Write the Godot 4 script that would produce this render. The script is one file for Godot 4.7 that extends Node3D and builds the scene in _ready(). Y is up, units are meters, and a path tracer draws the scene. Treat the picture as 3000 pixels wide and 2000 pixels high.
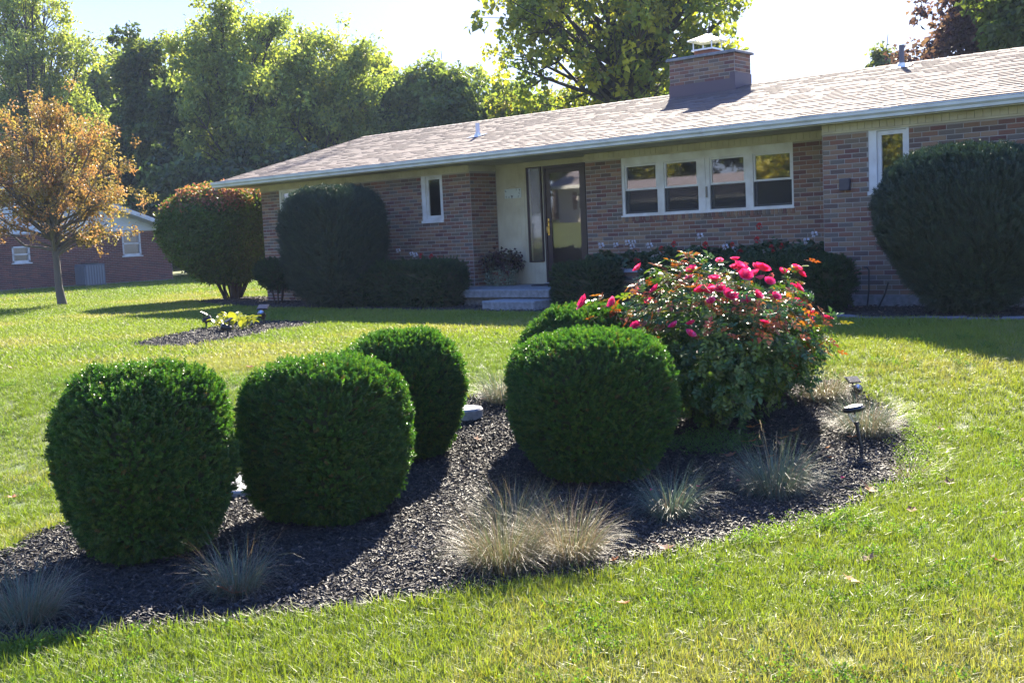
extends Node3D
# A brick ranch house seen across its front lawn, towards the sun: clipped boxwoods, a rose bush and tufts of blue fescue in a mulch bed.
# X runs along the house front, Y up, Z out of the house towards the street; metres. Heights count from the lawn by the street.

const EYE := Vector3(6.786, 1.617, 14.827)
const YAW := -0.7050
const PITCH := -0.0941
const ROLL := -0.0452
const SUN_TURN := 0.4887      # shadows fall this far from +Z towards +X
const SUN_HEIGHT := 0.5585
const WALL_LEFT := -0.433     # planes of the three stretches of the front wall
const WALL_MID := -0.721
const WALL_RIGHT := 0.0
const ALCOVE := -1.153
const COURSE := 0.0667
const BRICK := 0.2127
const Y_BRICK := 0.596        # top of the foundation, a bed joint
const Y_FRIEZE := 2.83
const Y_SOFFIT := 2.945
const EAVE_Z := 0.25
const EAVE_Y := 3.05
const RIDGE_Z := -4.22
const RIDGE_Y := 4.215
const LEFT_END := -13.9
const RIGHT_END := 7.6

var rng := RandomNumberGenerator.new()
var names := {}
var noise := FastNoiseLite.new()
var noise2 := FastNoiseLite.new()

# ------------------------------------------------------------------ meshes
class MB:
	var v := PackedVector3Array()
	var n := PackedVector3Array()
	var c := PackedColorArray()
	var ix := PackedInt32Array()
	func tri(a: Vector3, b: Vector3, d: Vector3, col: Color = Color.WHITE) -> void:
		var nn := (b - a).cross(d - a).normalized()
		var k := v.size()
		v.push_back(a); v.push_back(b); v.push_back(d)
		for i in 3:
			n.push_back(nn); c.push_back(col)
		ix.push_back(k); ix.push_back(k + 2); ix.push_back(k + 1)
	# a, b, e, d run counter-clockwise seen from outside
	func quad(a: Vector3, b: Vector3, e: Vector3, d: Vector3, col: Color = Color.WHITE) -> void:
		var nn := (e - a).cross(d - b).normalized()
		var k := v.size()
		v.push_back(a); v.push_back(b); v.push_back(e); v.push_back(d)
		for i in 4:
			n.push_back(nn); c.push_back(col)
		for i in [0, 2, 1, 0, 3, 2]:
			ix.push_back(k + i)
	func box(ctr: Vector3, size: Vector3, col: Color = Color.WHITE, bs: Basis = Basis.IDENTITY) -> void:
		var h := size * 0.5
		var p: Array[Vector3] = []
		for i in 8:
			p.push_back(ctr + bs * Vector3(h.x if i & 1 else -h.x, h.y if i & 2 else -h.y, h.z if i & 4 else -h.z))
		quad(p[4], p[5], p[7], p[6], col); quad(p[1], p[0], p[2], p[3], col)
		quad(p[5], p[1], p[3], p[7], col); quad(p[0], p[4], p[6], p[2], col)
		quad(p[6], p[7], p[3], p[2], col); quad(p[0], p[1], p[5], p[4], col)
	func span(lo: Vector3, hi: Vector3, col: Color = Color.WHITE) -> void:
		box((lo + hi) * 0.5, (hi - lo).abs(), col)
	# a box with its front edges chamfered; front towards +Z
	func bevel(ctr: Vector3, size: Vector3, r: float, col: Color = Color.WHITE) -> void:
		var h := size * 0.5
		var f: Array[Vector3] = []; var s: Array[Vector3] = []; var b: Array[Vector3] = []
		for q in [Vector2(-1, -1), Vector2(1, -1), Vector2(1, 1), Vector2(-1, 1)]:
			f.push_back(ctr + Vector3(q.x * (h.x - r), q.y * (h.y - r), h.z))
			s.push_back(ctr + Vector3(q.x * h.x, q.y * h.y, h.z - r))
			b.push_back(ctr + Vector3(q.x * h.x, q.y * h.y, -h.z))
		quad(f[0], f[1], f[2], f[3], col)
		for i in 4:
			var j := (i + 1) % 4
			quad(s[i], s[j], f[j], f[i], col)
			quad(b[i], b[j], s[j], s[i], col)
	func tube(pts: Array, radii: Array, sides: int = 6, col: Color = Color.WHITE, cap: bool = true) -> void:
		var base := v.size()
		var up := Vector3(0.13, 0.97, 0.21).normalized()
		var last := pts.size() - 1
		for i in pts.size():
			var p: Vector3 = pts[i]
			var a: Vector3 = pts[maxi(i - 1, 0)]
			var b: Vector3 = pts[mini(i + 1, last)]
			var d := (b - a).normalized()
			if absf(d.dot(up)) > 0.95:
				up = Vector3(0.98, 0.1, 0.17).normalized()
			var x := d.cross(up).normalized()
			var y := x.cross(d).normalized()
			up = y
			for s in sides:
				var t := TAU * s / sides
				var o := x * cos(t) + y * sin(t)
				v.push_back(p + o * float(radii[i])); n.push_back(o); c.push_back(col)
		for i in last:
			for s in sides:
				var q := (s + 1) % sides
				var k0 := base + i * sides + s
				var k1 := base + i * sides + q
				for w in [k0, k1, k0 + sides, k1, k1 + sides, k0 + sides]:
					ix.push_back(w)
		if cap:
			var k := base + last * sides
			for s in range(1, sides - 1):
				ix.push_back(k); ix.push_back(k + s); ix.push_back(k + s + 1)
	# profile of (radius, height) turned round the Y axis, upwards
	func lathe(o: Vector3, prof: Array, segs: int = 16, col: Color = Color.WHITE) -> void:
		for i in prof.size() - 1:
			var a: Vector2 = prof[i]
			var b: Vector2 = prof[i + 1]
			for s in segs:
				var t0 := TAU * s / segs
				var t1 := TAU * (s + 1) / segs
				var d0 := Vector3(cos(t0), 0, -sin(t0))
				var d1 := Vector3(cos(t1), 0, -sin(t1))
				var p0 := o + d0 * a.x + Vector3(0, a.y, 0)
				var p1 := o + d1 * a.x + Vector3(0, a.y, 0)
				var p2 := o + d1 * b.x + Vector3(0, b.y, 0)
				var p3 := o + d0 * b.x + Vector3(0, b.y, 0)
				if a.x < 0.0005:
					tri(p0, p2, p3, col)
				elif b.x < 0.0005:
					tri(p0, p1, p2, col)
				else:
					quad(p0, p1, p2, p3, col)
	# polygon in (z, y) drawn along x from x0 to x1
	func along_x(poly: Array, x0: float, x1: float, col: Color = Color.WHITE) -> void:
		var k := poly.size()
		for i in k:
			var a: Vector2 = poly[i]
			var b: Vector2 = poly[(i + 1) % k]
			quad(Vector3(x0, a.y, a.x), Vector3(x1, a.y, a.x), Vector3(x1, b.y, b.x), Vector3(x0, b.y, b.x), col)
		var pts := PackedVector2Array()
		for q in poly: pts.push_back(q)
		var t := Geometry2D.triangulate_polygon(pts)
		for i in range(0, t.size(), 3):
			var a2: Vector2 = pts[t[i]]; var b2: Vector2 = pts[t[i + 1]]; var c2: Vector2 = pts[t[i + 2]]
			tri(Vector3(x1, a2.y, a2.x), Vector3(x1, b2.y, b2.x), Vector3(x1, c2.y, c2.x), col)
			tri(Vector3(x0, a2.y, a2.x), Vector3(x0, c2.y, c2.x), Vector3(x0, b2.y, b2.x), col)
	func mesh(m: Material) -> ArrayMesh:
		var a := []
		a.resize(Mesh.ARRAY_MAX)
		a[Mesh.ARRAY_VERTEX] = v; a[Mesh.ARRAY_NORMAL] = n; a[Mesh.ARRAY_COLOR] = c; a[Mesh.ARRAY_INDEX] = ix
		var r := ArrayMesh.new()
		r.add_surface_from_arrays(Mesh.PRIMITIVE_TRIANGLES, a)
		r.surface_set_material(0, m)
		return r

# copies of one mesh, each with a place and a tint
class Copies:
	var b := PackedFloat32Array()
	var k := 0
	func add(s: Basis, o: Vector3, col: Color) -> void:
		b.append_array(PackedFloat32Array([s.x.x, s.y.x, s.z.x, o.x, s.x.y, s.y.y, s.z.y, o.y, s.x.z, s.y.z, s.z.z, o.z, col.r, col.g, col.b, 1.0]))
		k += 1

func numbered(called: String) -> String:
	var k: int = names.get(called, 0)
	names[called] = k + 1
	return called if k == 0 else "%s_%03d" % [called, k]

func tag(o: Node3D, label: String, category: String, group := "", kind := "") -> Node3D:
	if label: o.set_meta("label", label)
	if category: o.set_meta("category", category)
	if group: o.set_meta("group", group)
	if kind: o.set_meta("kind", kind)
	return o

func thing(called: String, at: Vector3, label: String, category: String, group := "", turn := 0.0) -> Node3D:
	var o := Node3D.new()
	o.name = numbered(called)
	add_child(o)
	o.position = at
	o.rotation.y = turn
	tag(o, label, category, group)
	return o

func part(called: String, mesh: Mesh, parent: Node, at := Vector3.ZERO) -> MeshInstance3D:
	var o := MeshInstance3D.new()
	o.name = numbered(called) if parent == self else called
	o.mesh = mesh
	parent.add_child(o, true)
	o.position = at
	return o

func copies(called: String, mesh: Mesh, k: Copies, parent: Node, kind := "") -> MultiMeshInstance3D:
	var o := MultiMeshInstance3D.new()
	var m := MultiMesh.new()
	m.transform_format = MultiMesh.TRANSFORM_3D
	m.use_colors = true
	m.mesh = mesh
	m.instance_count = k.k
	m.buffer = k.b
	o.multimesh = m
	o.name = numbered(called) if parent == self else called
	parent.add_child(o, true)
	if kind: o.set_meta("kind", kind)
	return o

func structure(called: String, mesh: Mesh) -> MeshInstance3D:
	var o := part(called, mesh, self)
	o.set_meta("kind", "structure")
	return o

# ------------------------------------------------------------------ materials; colours are linear base colours
func lin(r: float, g: float, b: float) -> Color:
	return Color(r, g, b)

func mat(col: Color, rough := 0.8, tex: Texture2D = null, scale := 1.0) -> StandardMaterial3D:
	var m := StandardMaterial3D.new()
	m.albedo_color = col.linear_to_srgb()
	m.roughness = rough
	m.vertex_color_use_as_albedo = true
	if tex:
		m.albedo_texture = tex
		m.uv1_triplanar = true
		m.uv1_world_triplanar = true
		m.uv1_scale = Vector3.ONE * scale
	return m

func leaf_mat(back: Color, rough := 0.5, spec := 0.5) -> StandardMaterial3D:
	var m := mat(Color.WHITE, rough)
	m.cull_mode = BaseMaterial3D.CULL_DISABLED
	m.backlight_enabled = true
	m.backlight = back.linear_to_srgb()
	m.metallic_specular = spec
	return m

# a tile of noise between two greys (linear), for grain and blotches
func grain(seed_: int, freq: float, lo: float, hi: float, size := 256, power := 1.0, warm := 0.0) -> ImageTexture:
	var f := FastNoiseLite.new()
	f.seed = seed_
	f.frequency = freq
	f.fractal_octaves = 5
	var im := f.get_seamless_image(size, size)
	im.convert(Image.FORMAT_RGB8)
	for y in size:
		for x in size:
			var t := pow(im.get_pixel(x, y).r, power)
			var g := lerpf(lo, hi, t)
			im.set_pixel(x, y, Color(minf(g * (1.0 + warm * (1.0 - t)), 1.0), g, g * (1.0 - warm * (1.0 - t))).linear_to_srgb())
	return ImageTexture.create_from_image(im)

func bump(m: StandardMaterial3D, tex: Texture2D, cm: float) -> void:
	m.heightmap_enabled = true
	m.heightmap_texture = tex
	m.heightmap_scale = cm

# ------------------------------------------------------------------ lie of the land
func ahead(x: float, z: float) -> float:
	return (x - EYE.x) * sin(YAW) - (z - EYE.z) * cos(YAW)

func aside(x: float, z: float) -> float:
	return (x - EYE.x) * cos(YAW) + (z - EYE.z) * sin(YAW)

func ss(a: float, b: float, t: float) -> float:
	return smoothstep(a, b, t)

func land(x: float, z: float) -> float:
	var s := ahead(x, z)
	return 0.43 * ss(6.8, 11.6, s) + 4.0 * ss(52.0, 130.0, s) + 1.0 * ss(25.0, 50.0, z)

func rnd(a: float, b: float) -> float:
	return rng.randf_range(a, b)

func inside(pt: Vector2, poly: PackedVector2Array) -> bool:
	return Geometry2D.is_point_in_polygon(pt, poly)

func turned(yaw: float, tilt: float, roll := 0.0, size := 1.0) -> Basis:
	return Basis.from_euler(Vector3(tilt, yaw, roll), EULER_ORDER_YXZ).scaled(Vector3.ONE * size)

# a basis whose Y points along n
func facing(n: Vector3, twist: float, size: float) -> Basis:
	var a := Vector3.UP if absf(n.y) < 0.9 else Vector3.RIGHT
	var x := n.cross(a).normalized()
	var z := x.cross(n)
	var c := cos(twist)
	var s := sin(twist)
	return Basis((x * c + z * s) * size, n * size, (z * c - x * s) * size)

# ------------------------------------------------------------------ brickwork
var brick_colors: Array[Color] = [lin(0.240, 0.115, 0.072), lin(0.205, 0.102, 0.070), lin(0.275, 0.165, 0.098), lin(0.235, 0.166, 0.110), lin(0.190, 0.148, 0.106), lin(0.140, 0.094, 0.074), lin(0.165, 0.076, 0.062), lin(0.300, 0.200, 0.118), lin(0.155, 0.128, 0.104), lin(0.255, 0.138, 0.084)]
var brick_mats: Array[StandardMaterial3D] = []
var brick_sizes := {}
var brick_any: StandardMaterial3D
var bricks_picked := 0

func brick_mesh(len_: float, high: float, which: int) -> ArrayMesh:
	var key := "%d_%d_%d" % [roundi(len_ * 200.0), roundi(high * 200.0), which]
	if not brick_sizes.has(key):
		var b := MB.new()
		b.bevel(Vector3.ZERO, Vector3(len_, high, 0.03), 0.004)
		brick_sizes[key] = b.mesh(brick_mats[which])
	return brick_sizes[key]

# bricks in running bond on a wall face; u runs along the face, out is its normal. holes: Rect2(u, y, wide, high)
func lay_bricks(wall: Node3D, o: Vector3, along: Vector3, out: Vector3, length: float, y0: float, y1: float, holes: Array, pick: Callable, start := 0.0) -> void:
	var bs := Basis(along, Vector3.UP, out)
	var rest := MB.new()
	var rows := int(round((y1 - y0) / COURSE))
	for r in rows:
		var yc := y0 + (r + 0.5) * COURSE
		if yc + COURSE * 0.35 > y1: continue
		var u := start - (0.5 * BRICK if r % 2 else 0.0)
		while u < length:
			var pieces: Array = [Vector2(maxf(u, 0.0), minf(u + BRICK, length))]
			for h in holes:
				var hr: Rect2 = h
				if yc > hr.position.y and yc < hr.end.y:
					var next: Array = []
					for pc in pieces:
						if pc.y <= hr.position.x or pc.x >= hr.end.x:
							next.push_back(pc)
						else:
							if pc.x < hr.position.x: next.push_back(Vector2(pc.x, hr.position.x))
							if pc.y > hr.end.x: next.push_back(Vector2(hr.end.x, pc.y))
					pieces = next
			for pc in pieces:
				var w: float = pc.y - pc.x - 0.010
				if w < 0.03: continue
				var proud := rnd(-0.0012, 0.0012)
				var at: Vector3 = o + along * ((pc.x + pc.y) * 0.5) + Vector3(0, yc, 0) + out * (-0.0105 + proud)
				var hgt := COURSE - 0.0105 + rnd(-0.0008, 0.0008)
				var which := rng.randi() % brick_mats.size()
				if noise.get_noise_2d(at.x * 1.3 + at.z * 2.0, at.y * 2.0) > 0.22: which = [2, 3, 4, 7, 8][rng.randi() % 5]
				if pick.call((pc.x + pc.y) * 0.5, yc):
					bricks_picked += 1
					var m := part("brick", brick_mesh(w, COURSE - 0.0105, which), wall)
					m.transform = Transform3D(bs, at)
				else:
					var f := rnd(0.86, 1.14)
					var cc: Color = brick_colors[which] * f
					cc.a = 1.0
					var q := MB.new()
					q.bevel(Vector3.ZERO, Vector3(w, hgt, 0.03), 0.004, cc)
					var k := rest.v.size()
					for i in q.v.size():
						rest.v.push_back(at + bs * q.v[i]); rest.n.push_back(bs * q.n[i]); rest.c.push_back(q.c[i])
					for i in q.ix: rest.ix.push_back(k + i)
			u += BRICK
	if rest.v.size():
		part("brick_courses", rest.mesh(brick_any), wall).set_meta("kind", "stuff")

# a wall slab with openings: its face at 'out', thick behind it
func wall_slab(b: MB, o: Vector3, along: Vector3, out: Vector3, length: float, y0: float, y1: float, holes: Array, thick := 0.2) -> void:
	var us: Array = [0.0, length]
	for h in holes:
		us.push_back(h.position.x); us.push_back(h.end.x)
	us.sort()
	var bs := Basis(along, Vector3.UP, out)
	for i in us.size() - 1:
		var a: float = us[i]
		var e: float = us[i + 1]
		if e - a < 0.001: continue
		var m := (a + e) * 0.5
		var ys: Array = [y0, y1]
		for h in holes:
			if m > h.position.x and m < h.end.x:
				ys.push_back(h.position.y); ys.push_back(h.end.y)
		ys.sort()
		for j in range(0, ys.size(), 2):
			if ys[j + 1] - ys[j] > 0.001:
				b.box(o + along * m + Vector3(0, (ys[j] + ys[j + 1]) * 0.5, 0) - out * (thick * 0.5), Vector3(e - a, ys[j + 1] - ys[j], thick), Color.WHITE, bs)

# ------------------------------------------------------------------ windows and doors; z is the wall face
func rails(b: MB, x0: float, x1: float, y0: float, y1: float, z0: float, z1: float, l: float, r: float, bot: float, top: float) -> void:
	b.span(Vector3(x0, y0, z0), Vector3(x0 + l, y1, z1)); b.span(Vector3(x1 - r, y0, z0), Vector3(x1, y1, z1))
	b.span(Vector3(x0 + l, y0, z0), Vector3(x1 - r, y0 + bot, z1)); b.span(Vector3(x0 + l, y1 - top, z0), Vector3(x1 - r, y1, z1))

func sash(win: Node3D, x0: float, x1: float, y0: float, y1: float, z: float, w: float) -> void:
	var b := MB.new()
	rails(b, x0, x1, y0, y1, z - 0.03, z, w, w, w, w)
	part("sash", b.mesh(m_white), win)
	var g := MB.new()
	g.span(Vector3(x0 + w * 0.8, y0 + w * 0.8, z - 0.013), Vector3(x1 - w * 0.8, y1 - w * 0.8, z - 0.010))
	g.span(Vector3(x0 + w * 0.8, y0 + w * 0.8, z - 0.026), Vector3(x1 - w * 0.8, y1 - w * 0.8, z - 0.023))
	part("pane", g.mesh(m_glass), win)

func insect_screen(win: Node3D, x0: float, x1: float, y0: float, y1: float, z: float) -> void:
	var b := MB.new()
	rails(b, x0, x1, y0, y1, z - 0.008, z, 0.012, 0.012, 0.02, 0.012)
	b.span(Vector3(x0 + 0.012, y0 + 0.02, z - 0.005), Vector3(x1 - 0.012, y1 - 0.012, z - 0.004))
	part("insect_screen", b.mesh(m_screen), win)

var m_white: StandardMaterial3D
var m_glass: StandardMaterial3D
var m_screen: StandardMaterial3D
var m_cream: StandardMaterial3D
var m_brown: StandardMaterial3D
var m_mortar: StandardMaterial3D
var m_concrete: StandardMaterial3D
var m_brass: StandardMaterial3D
var m_black: StandardMaterial3D
var m_room: StandardMaterial3D

func build_house() -> void:
	var house := thing("brick_house", Vector3(0, 0.43, 0), "long low brick ranch house with brown shingle roof and cream trim", "house")
	house.position = Vector3.ZERO
	var none := func(_u: float, _y: float) -> bool: return false
	# --- openings, in u from each wall's left end
	var left_x := -13.2
	var l_open := [Rect2(-12.58 - left_x, 1.93, 1.25, 0.90), Rect2(-8.29 - left_x, 1.93, 0.55, 0.90)]
	var mid_x := -4.63
	var m_open := [Rect2(-3.89 - mid_x, 1.865, 3.09, 0.965)]
	var r_open := [Rect2(0.66, 1.95, 0.55, 0.88)]
	# --- left wall
	var b := MB.new()
	wall_slab(b, Vector3(left_x, 0, WALL_LEFT - 0.001), Vector3.RIGHT, Vector3.BACK, 6.163, 0.3, Y_SOFFIT, l_open)
	var w_left := part("wall", b.mesh(m_mortar), house)
	lay_bricks(w_left, Vector3(left_x, 0, WALL_LEFT), Vector3.RIGHT, Vector3.BACK, 6.163, Y_BRICK - COURSE * 3, Y_FRIEZE, l_open, none)
	# --- mid wall with the wide window; the sill course is of bricks on edge
	var sill_hole := Rect2(-3.89 - mid_x - 0.02, 1.865 - COURSE * 1.5, 3.13, COURSE * 1.5)
	b = MB.new()
	wall_slab(b, Vector3(mid_x, 0, WALL_MID - 0.001), Vector3.RIGHT, Vector3.BACK, 4.63, 0.3, Y_SOFFIT, m_open)
	var w_mid := part("wall", b.mesh(m_mortar), house)
	lay_bricks(w_mid, Vector3(mid_x, 0, WALL_MID), Vector3.RIGHT, Vector3.BACK, 4.63, Y_BRICK, Y_FRIEZE, [m_open[0], sill_hole], func(u: float, y: float) -> bool: return u > 3.70 and u < 4.32 and y > 1.35)
	for i in 46:
		var sb := part("sill_brick", brick_mesh(0.057, COURSE * 1.5 - 0.010, rng.randi() % 10), w_mid)
		sb.position = Vector3(-3.905 + 0.034 + i * 0.0680, 1.865 - COURSE * 0.75 - 0.004, WALL_MID - 0.004)
	# --- right wall
	b = MB.new()
	wall_slab(b, Vector3(0, 0, WALL_RIGHT - 0.001), Vector3.RIGHT, Vector3.BACK, 7.0, Y_BRICK, Y_SOFFIT, r_open)
	var w_right := part("wall", b.mesh(m_mortar), house)
	lay_bricks(w_right, Vector3.ZERO, Vector3.RIGHT, Vector3.BACK, 7.0, Y_BRICK, Y_FRIEZE, r_open, func(u: float, y: float) -> bool: return u < 1.26 and y > 0.98)
	b = MB.new()
	b.span(Vector3(-0.02, 0.2, -0.3), Vector3(7.02, Y_BRICK, 0.012))
	part("foundation", b.mesh(m_concrete), house)
	# --- returns, side, back and inner walls
	b = MB.new()
	wall_slab(b, Vector3(-7.037 - 0.001, 0, WALL_LEFT), Vector3.FORWARD, Vector3.RIGHT, ALCOVE * -1.0 + WALL_LEFT + 0.02, 0.3, Y_SOFFIT, [], 0.3)
	var w_alcove := part("wall", b.mesh(m_mortar), house)
	lay_bricks(w_alcove, Vector3(-7.037, 0, WALL_LEFT), Vector3.FORWARD, Vector3.RIGHT, -ALCOVE + WALL_LEFT, Y_BRICK, Y_FRIEZE, [], none, -BRICK * 0.5)
	b = MB.new()
	wall_slab(b, Vector3(left_x, 0, -8.0), Vector3.BACK, Vector3.LEFT, 8.0 + WALL_LEFT - 0.21, 0.3, Y_SOFFIT, [])
	var w_side := part("wall", b.mesh(m_mortar), house)
	lay_bricks(w_side, Vector3(left_x, 0, -8.0), Vector3.BACK, Vector3.LEFT, 8.0 + WALL_LEFT, Y_BRICK - COURSE * 3, Y_SOFFIT, [], none)
	b = MB.new()
	b.span(Vector3(left_x, 0.3, -8.2), Vector3(7.0, Y_SOFFIT, -8.0))
	b.span(Vector3(6.8, 0.3, -8.0), Vector3(7.0, Y_SOFFIT, -0.21))
	b.span(Vector3(-4.63, 0.3, ALCOVE - 0.1), Vector3(-4.43, Y_SOFFIT, WALL_MID - 0.21))
	b.span(Vector3(0.004, 0.3, WALL_MID - 0.2), Vector3(0.2, Y_SOFFIT, -0.21))
	part("wall", b.mesh(m_mortar), house)
	b = MB.new()
	b.span(Vector3(left_x + 0.2, 0.60, -8.0), Vector3(6.8, 0.72, -1.4))
	b.span(Vector3(left_x + 0.2, 2.95, -8.0), Vector3(6.8, 3.0, -0.21))
	b.span(Vector3(left_x + 0.2, 0.72, -4.3), Vector3(6.8, 2.95, -4.2))
	part("room_lining", b.mesh(m_room), house)
	# --- gable end boarding on the left
	b = MB.new()
	for i in 10:
		var y0 := Y_SOFFIT + i * 0.12
		var half := 4.25 * (1.0 - i * 0.12 / 1.18)
		if half < 0.1: continue
		b.span(Vector3(left_x - 0.012, y0, RIDGE_Z - half), Vector3(left_x + 0.06, y0 + 0.115, RIDGE_Z + minf(half, 3.75)))
	part("gable_boarding", b.mesh(m_cream), house)
	# --- frieze of vertical boards under the soffit
	var fr := MB.new()
	fr.span(Vector3(left_x - 0.02, Y_FRIEZE, WALL_LEFT - 0.02), Vector3(-7.037, Y_SOFFIT, WALL_LEFT + 0.006))
	fr.span(Vector3(mid_x, Y_FRIEZE, WALL_MID - 0.02), Vector3(0.0, Y_SOFFIT, WALL_MID + 0.006))
	fr.span(Vector3(0.0, Y_FRIEZE, -0.02), Vector3(7.0, Y_SOFFIT, 0.006))
	fr.span(Vector3(-7.037, Y_FRIEZE, ALCOVE), Vector3(-7.031, Y_SOFFIT, WALL_LEFT))
	var frieze := part("frieze", fr.mesh(m_cream), house)
	for run in [[left_x, -7.04, WALL_LEFT], [mid_x, 0.0, WALL_MID], [0.0, 3.4, WALL_RIGHT]]:
		var n := int((run[1] - run[0]) / 0.1016)
		var bw: float = (run[1] - run[0]) / n
		var bm := MB.new()
		bm.bevel(Vector3.ZERO, Vector3(bw - 0.004, Y_SOFFIT - Y_FRIEZE - 0.016, 0.014), 0.003)
		var am := bm.mesh(m_cream)
		for i in n:
			part("board", am, frieze, Vector3(run[0] + (i + 0.5) * bw, (Y_SOFFIT + Y_FRIEZE) * 0.5 + 0.006, run[2] + 0.012))
		var tr := MB.new()
		tr.span(Vector3(run[0] - 0.01, Y_FRIEZE - 0.012, run[2] - 0.01), Vector3(run[1] + (0.012 if run[2] == WALL_RIGHT else -0.002), Y_FRIEZE + 0.008, run[2] + 0.024))
		part("trim", tr.mesh(m_cream), frieze)
	# --- soffit
	b = MB.new()
	b.span(Vector3(LEFT_END + 0.02, Y_SOFFIT, -1.3), Vector3(RIGHT_END, Y_SOFFIT + 0.02, EAVE_Z - 0.02))
	part("soffit", b.mesh(m_cream), house)
	# --- alcove: vertical siding, side light, storm door
	b = MB.new()
	b.span(Vector3(-7.03, 0.6, ALCOVE - 0.10), Vector3(-6.27, Y_SOFFIT, ALCOVE - 0.012))
	b.span(Vector3(-6.27, 0.6, ALCOVE - 0.10), Vector3(-5.94, 1.13, ALCOVE - 0.012))
	b.span(Vector3(-6.27, 2.842, ALCOVE - 0.10), Vector3(-4.64, Y_SOFFIT, ALCOVE - 0.012))
	b.span(Vector3(-5.94, 0.6, ALCOVE - 0.10), Vector3(-5.87, 2.842, ALCOVE - 0.012))
	b.span(Vector3(-4.95, 0.6, ALCOVE - 0.10), Vector3(-4.64, 2.842, ALCOVE - 0.012))
	var siding := part("entry_siding", b.mesh(m_cream), house)
	var x := -7.03
	while x < -4.70:
		var x1 := minf(x + 0.0955, -4.64)
		var spans := [Vector2(0.722, Y_SOFFIT)]
		if x1 > -6.28 and x < -5.945: spans = [Vector2(0.722, 1.13), Vector2(2.842, Y_SOFFIT)]
		elif x1 > -5.88 and x < -4.95: spans = [Vector2(2.842, Y_SOFFIT)]
		for sp in spans:
			var sb2 := MB.new()
			sb2.bevel(Vector3((x + x1) * 0.5, (sp.x + sp.y) * 0.5, ALCOVE - 0.006), Vector3(x1 - x - 0.002, sp.y - sp.x, 0.012), 0.0025)
			part("board", sb2.mesh(m_cream), siding)
		x += 0.0955
	# side light of ribbed glass
	b = MB.new()
	rails(b, -6.283, -5.945, 1.12, 2.845, ALCOVE - 0.03, ALCOVE + 0.022, 0.022, 0.022, 0.022, 0.022)
	var side := part("side_light", b.mesh(m_brown), house)
	b = MB.new()
	b.span(Vector3(-6.262, 1.14, ALCOVE - 0.02), Vector3(-5.966, 2.824, ALCOVE - 0.014))
	part("pane", b.mesh(m_glass), side)
	for i in 26:
		b = MB.new()
		b.tube([Vector3(-6.256 + i * 0.0114, 1.142, ALCOVE - 0.013), Vector3(-6.256 + i * 0.0114, 2.822, ALCOVE - 0.013)], [0.005, 0.005], 6)
		part("glass_rib", b.mesh(m_glass), side)
	b = MB.new()
	b.span(Vector3(-6.262, 1.14, ALCOVE - 0.09), Vector3(-5.966, 2.824, ALCOVE - 0.08))
	part("blind", b.mesh(mat(lin(0.10, 0.09, 0.08), 0.9)), side)
	# storm door, hung a hair out of plumb
	b = MB.new()
	rails(b, -5.885, -4.945, 0.735, 2.845, ALCOVE - 0.06, ALCOVE + 0.03, 0.045, 0.045, 0.02, 0.05)
	var door := part("storm_door", b.mesh(m_brown), house)
	b = MB.new()
	rails(b, -5.835, -4.995, 0.76, 2.79, ALCOVE - 0.022, ALCOVE + 0.012, 0.10, 0.085, 0.10, 0.085)
	part("door_leaf", b.mesh(m_brown), door)
	b = MB.new()
	b.span(Vector3(-0.335, -0.927, 0.004), Vector3(0.335, 0.927, 0.007))
	b.span(Vector3(-0.335, -0.927, -0.007), Vector3(0.335, 0.927, -0.004))
	var dp := part("pane", b.mesh(m_glass), door, Vector3(-5.405, 1.780, ALCOVE - 0.004))
	dp.rotation.x = 0.0144
	b = MB.new()
	b.span(Vector3(-5.84, 0.75, ALCOVE - 0.16), Vector3(-4.99, 2.8, ALCOVE - 0.11))
	part("inner_door", b.mesh(mat(lin(0.05, 0.028, 0.02), 0.45)), door)
	b = MB.new()
	b.span(Vector3(-5.815, 1.60, ALCOVE + 0.012), Vector3(-5.785, 1.90, ALCOVE + 0.018))
	b.tube([Vector3(-5.80, 1.64, ALCOVE + 0.018), Vector3(-5.80, 1.65, ALCOVE + 0.06), Vector3(-5.80, 1.75, ALCOVE + 0.065), Vector3(-5.80, 1.76, ALCOVE + 0.018)], [0.01, 0.01, 0.01, 0.01], 8)
	b.tube([Vector3(-5.80, 1.84, ALCOVE + 0.015), Vector3(-5.80, 1.84, ALCOVE + 0.035)], [0.016, 0.014], 10)
	part("handle", b.mesh(m_brass), door)
	b = MB.new()
	b.span(Vector3(-5.90, 0.72, ALCOVE - 0.1), Vector3(-4.93, 0.748, ALCOVE + 0.06))
	part("threshold", b.mesh(mat(lin(0.32, 0.33, 0.34), 0.35)), door)
	# --- porch slab
	b = MB.new()
	b.bevel(Vector3(0, 0, 0), Vector3(2.52, 0.14, 1.7), 0.012)
	var porch := part("porch", b.mesh(m_concrete), house, Vector3(-5.80, 0.65, -0.315))
	b = MB.new()
	b.span(Vector3(-1.16, -0.42, -0.8), Vector3(1.16, -0.07, 0.72))
	part("porch_base", b.mesh(m_concrete), porch)
	wide_window(house)
	slim_window(house, -8.29, -7.74, 1.93, 2.83, WALL_LEFT, 0.10)
	slim_window(house, 0.66, 1.21, 1.95, 2.83, WALL_RIGHT, 0.11)
	double_window(house, -12.58, -11.33, 1.93, 2.83, WALL_LEFT)
	# --- dryer vent hood on the right wall
	b = MB.new()
	b.bevel(Vector3(0.33, 2.115, 0.03), Vector3(0.15, 0.16, 0.05), 0.01)
	b.span(Vector3(0.262, 2.04, 0.05), Vector3(0.398, 2.06, 0.075))
	part("vent_hood", b.mesh(mat(lin(0.045, 0.04, 0.055), 0.45)), house)
	build_roof(house)
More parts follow.
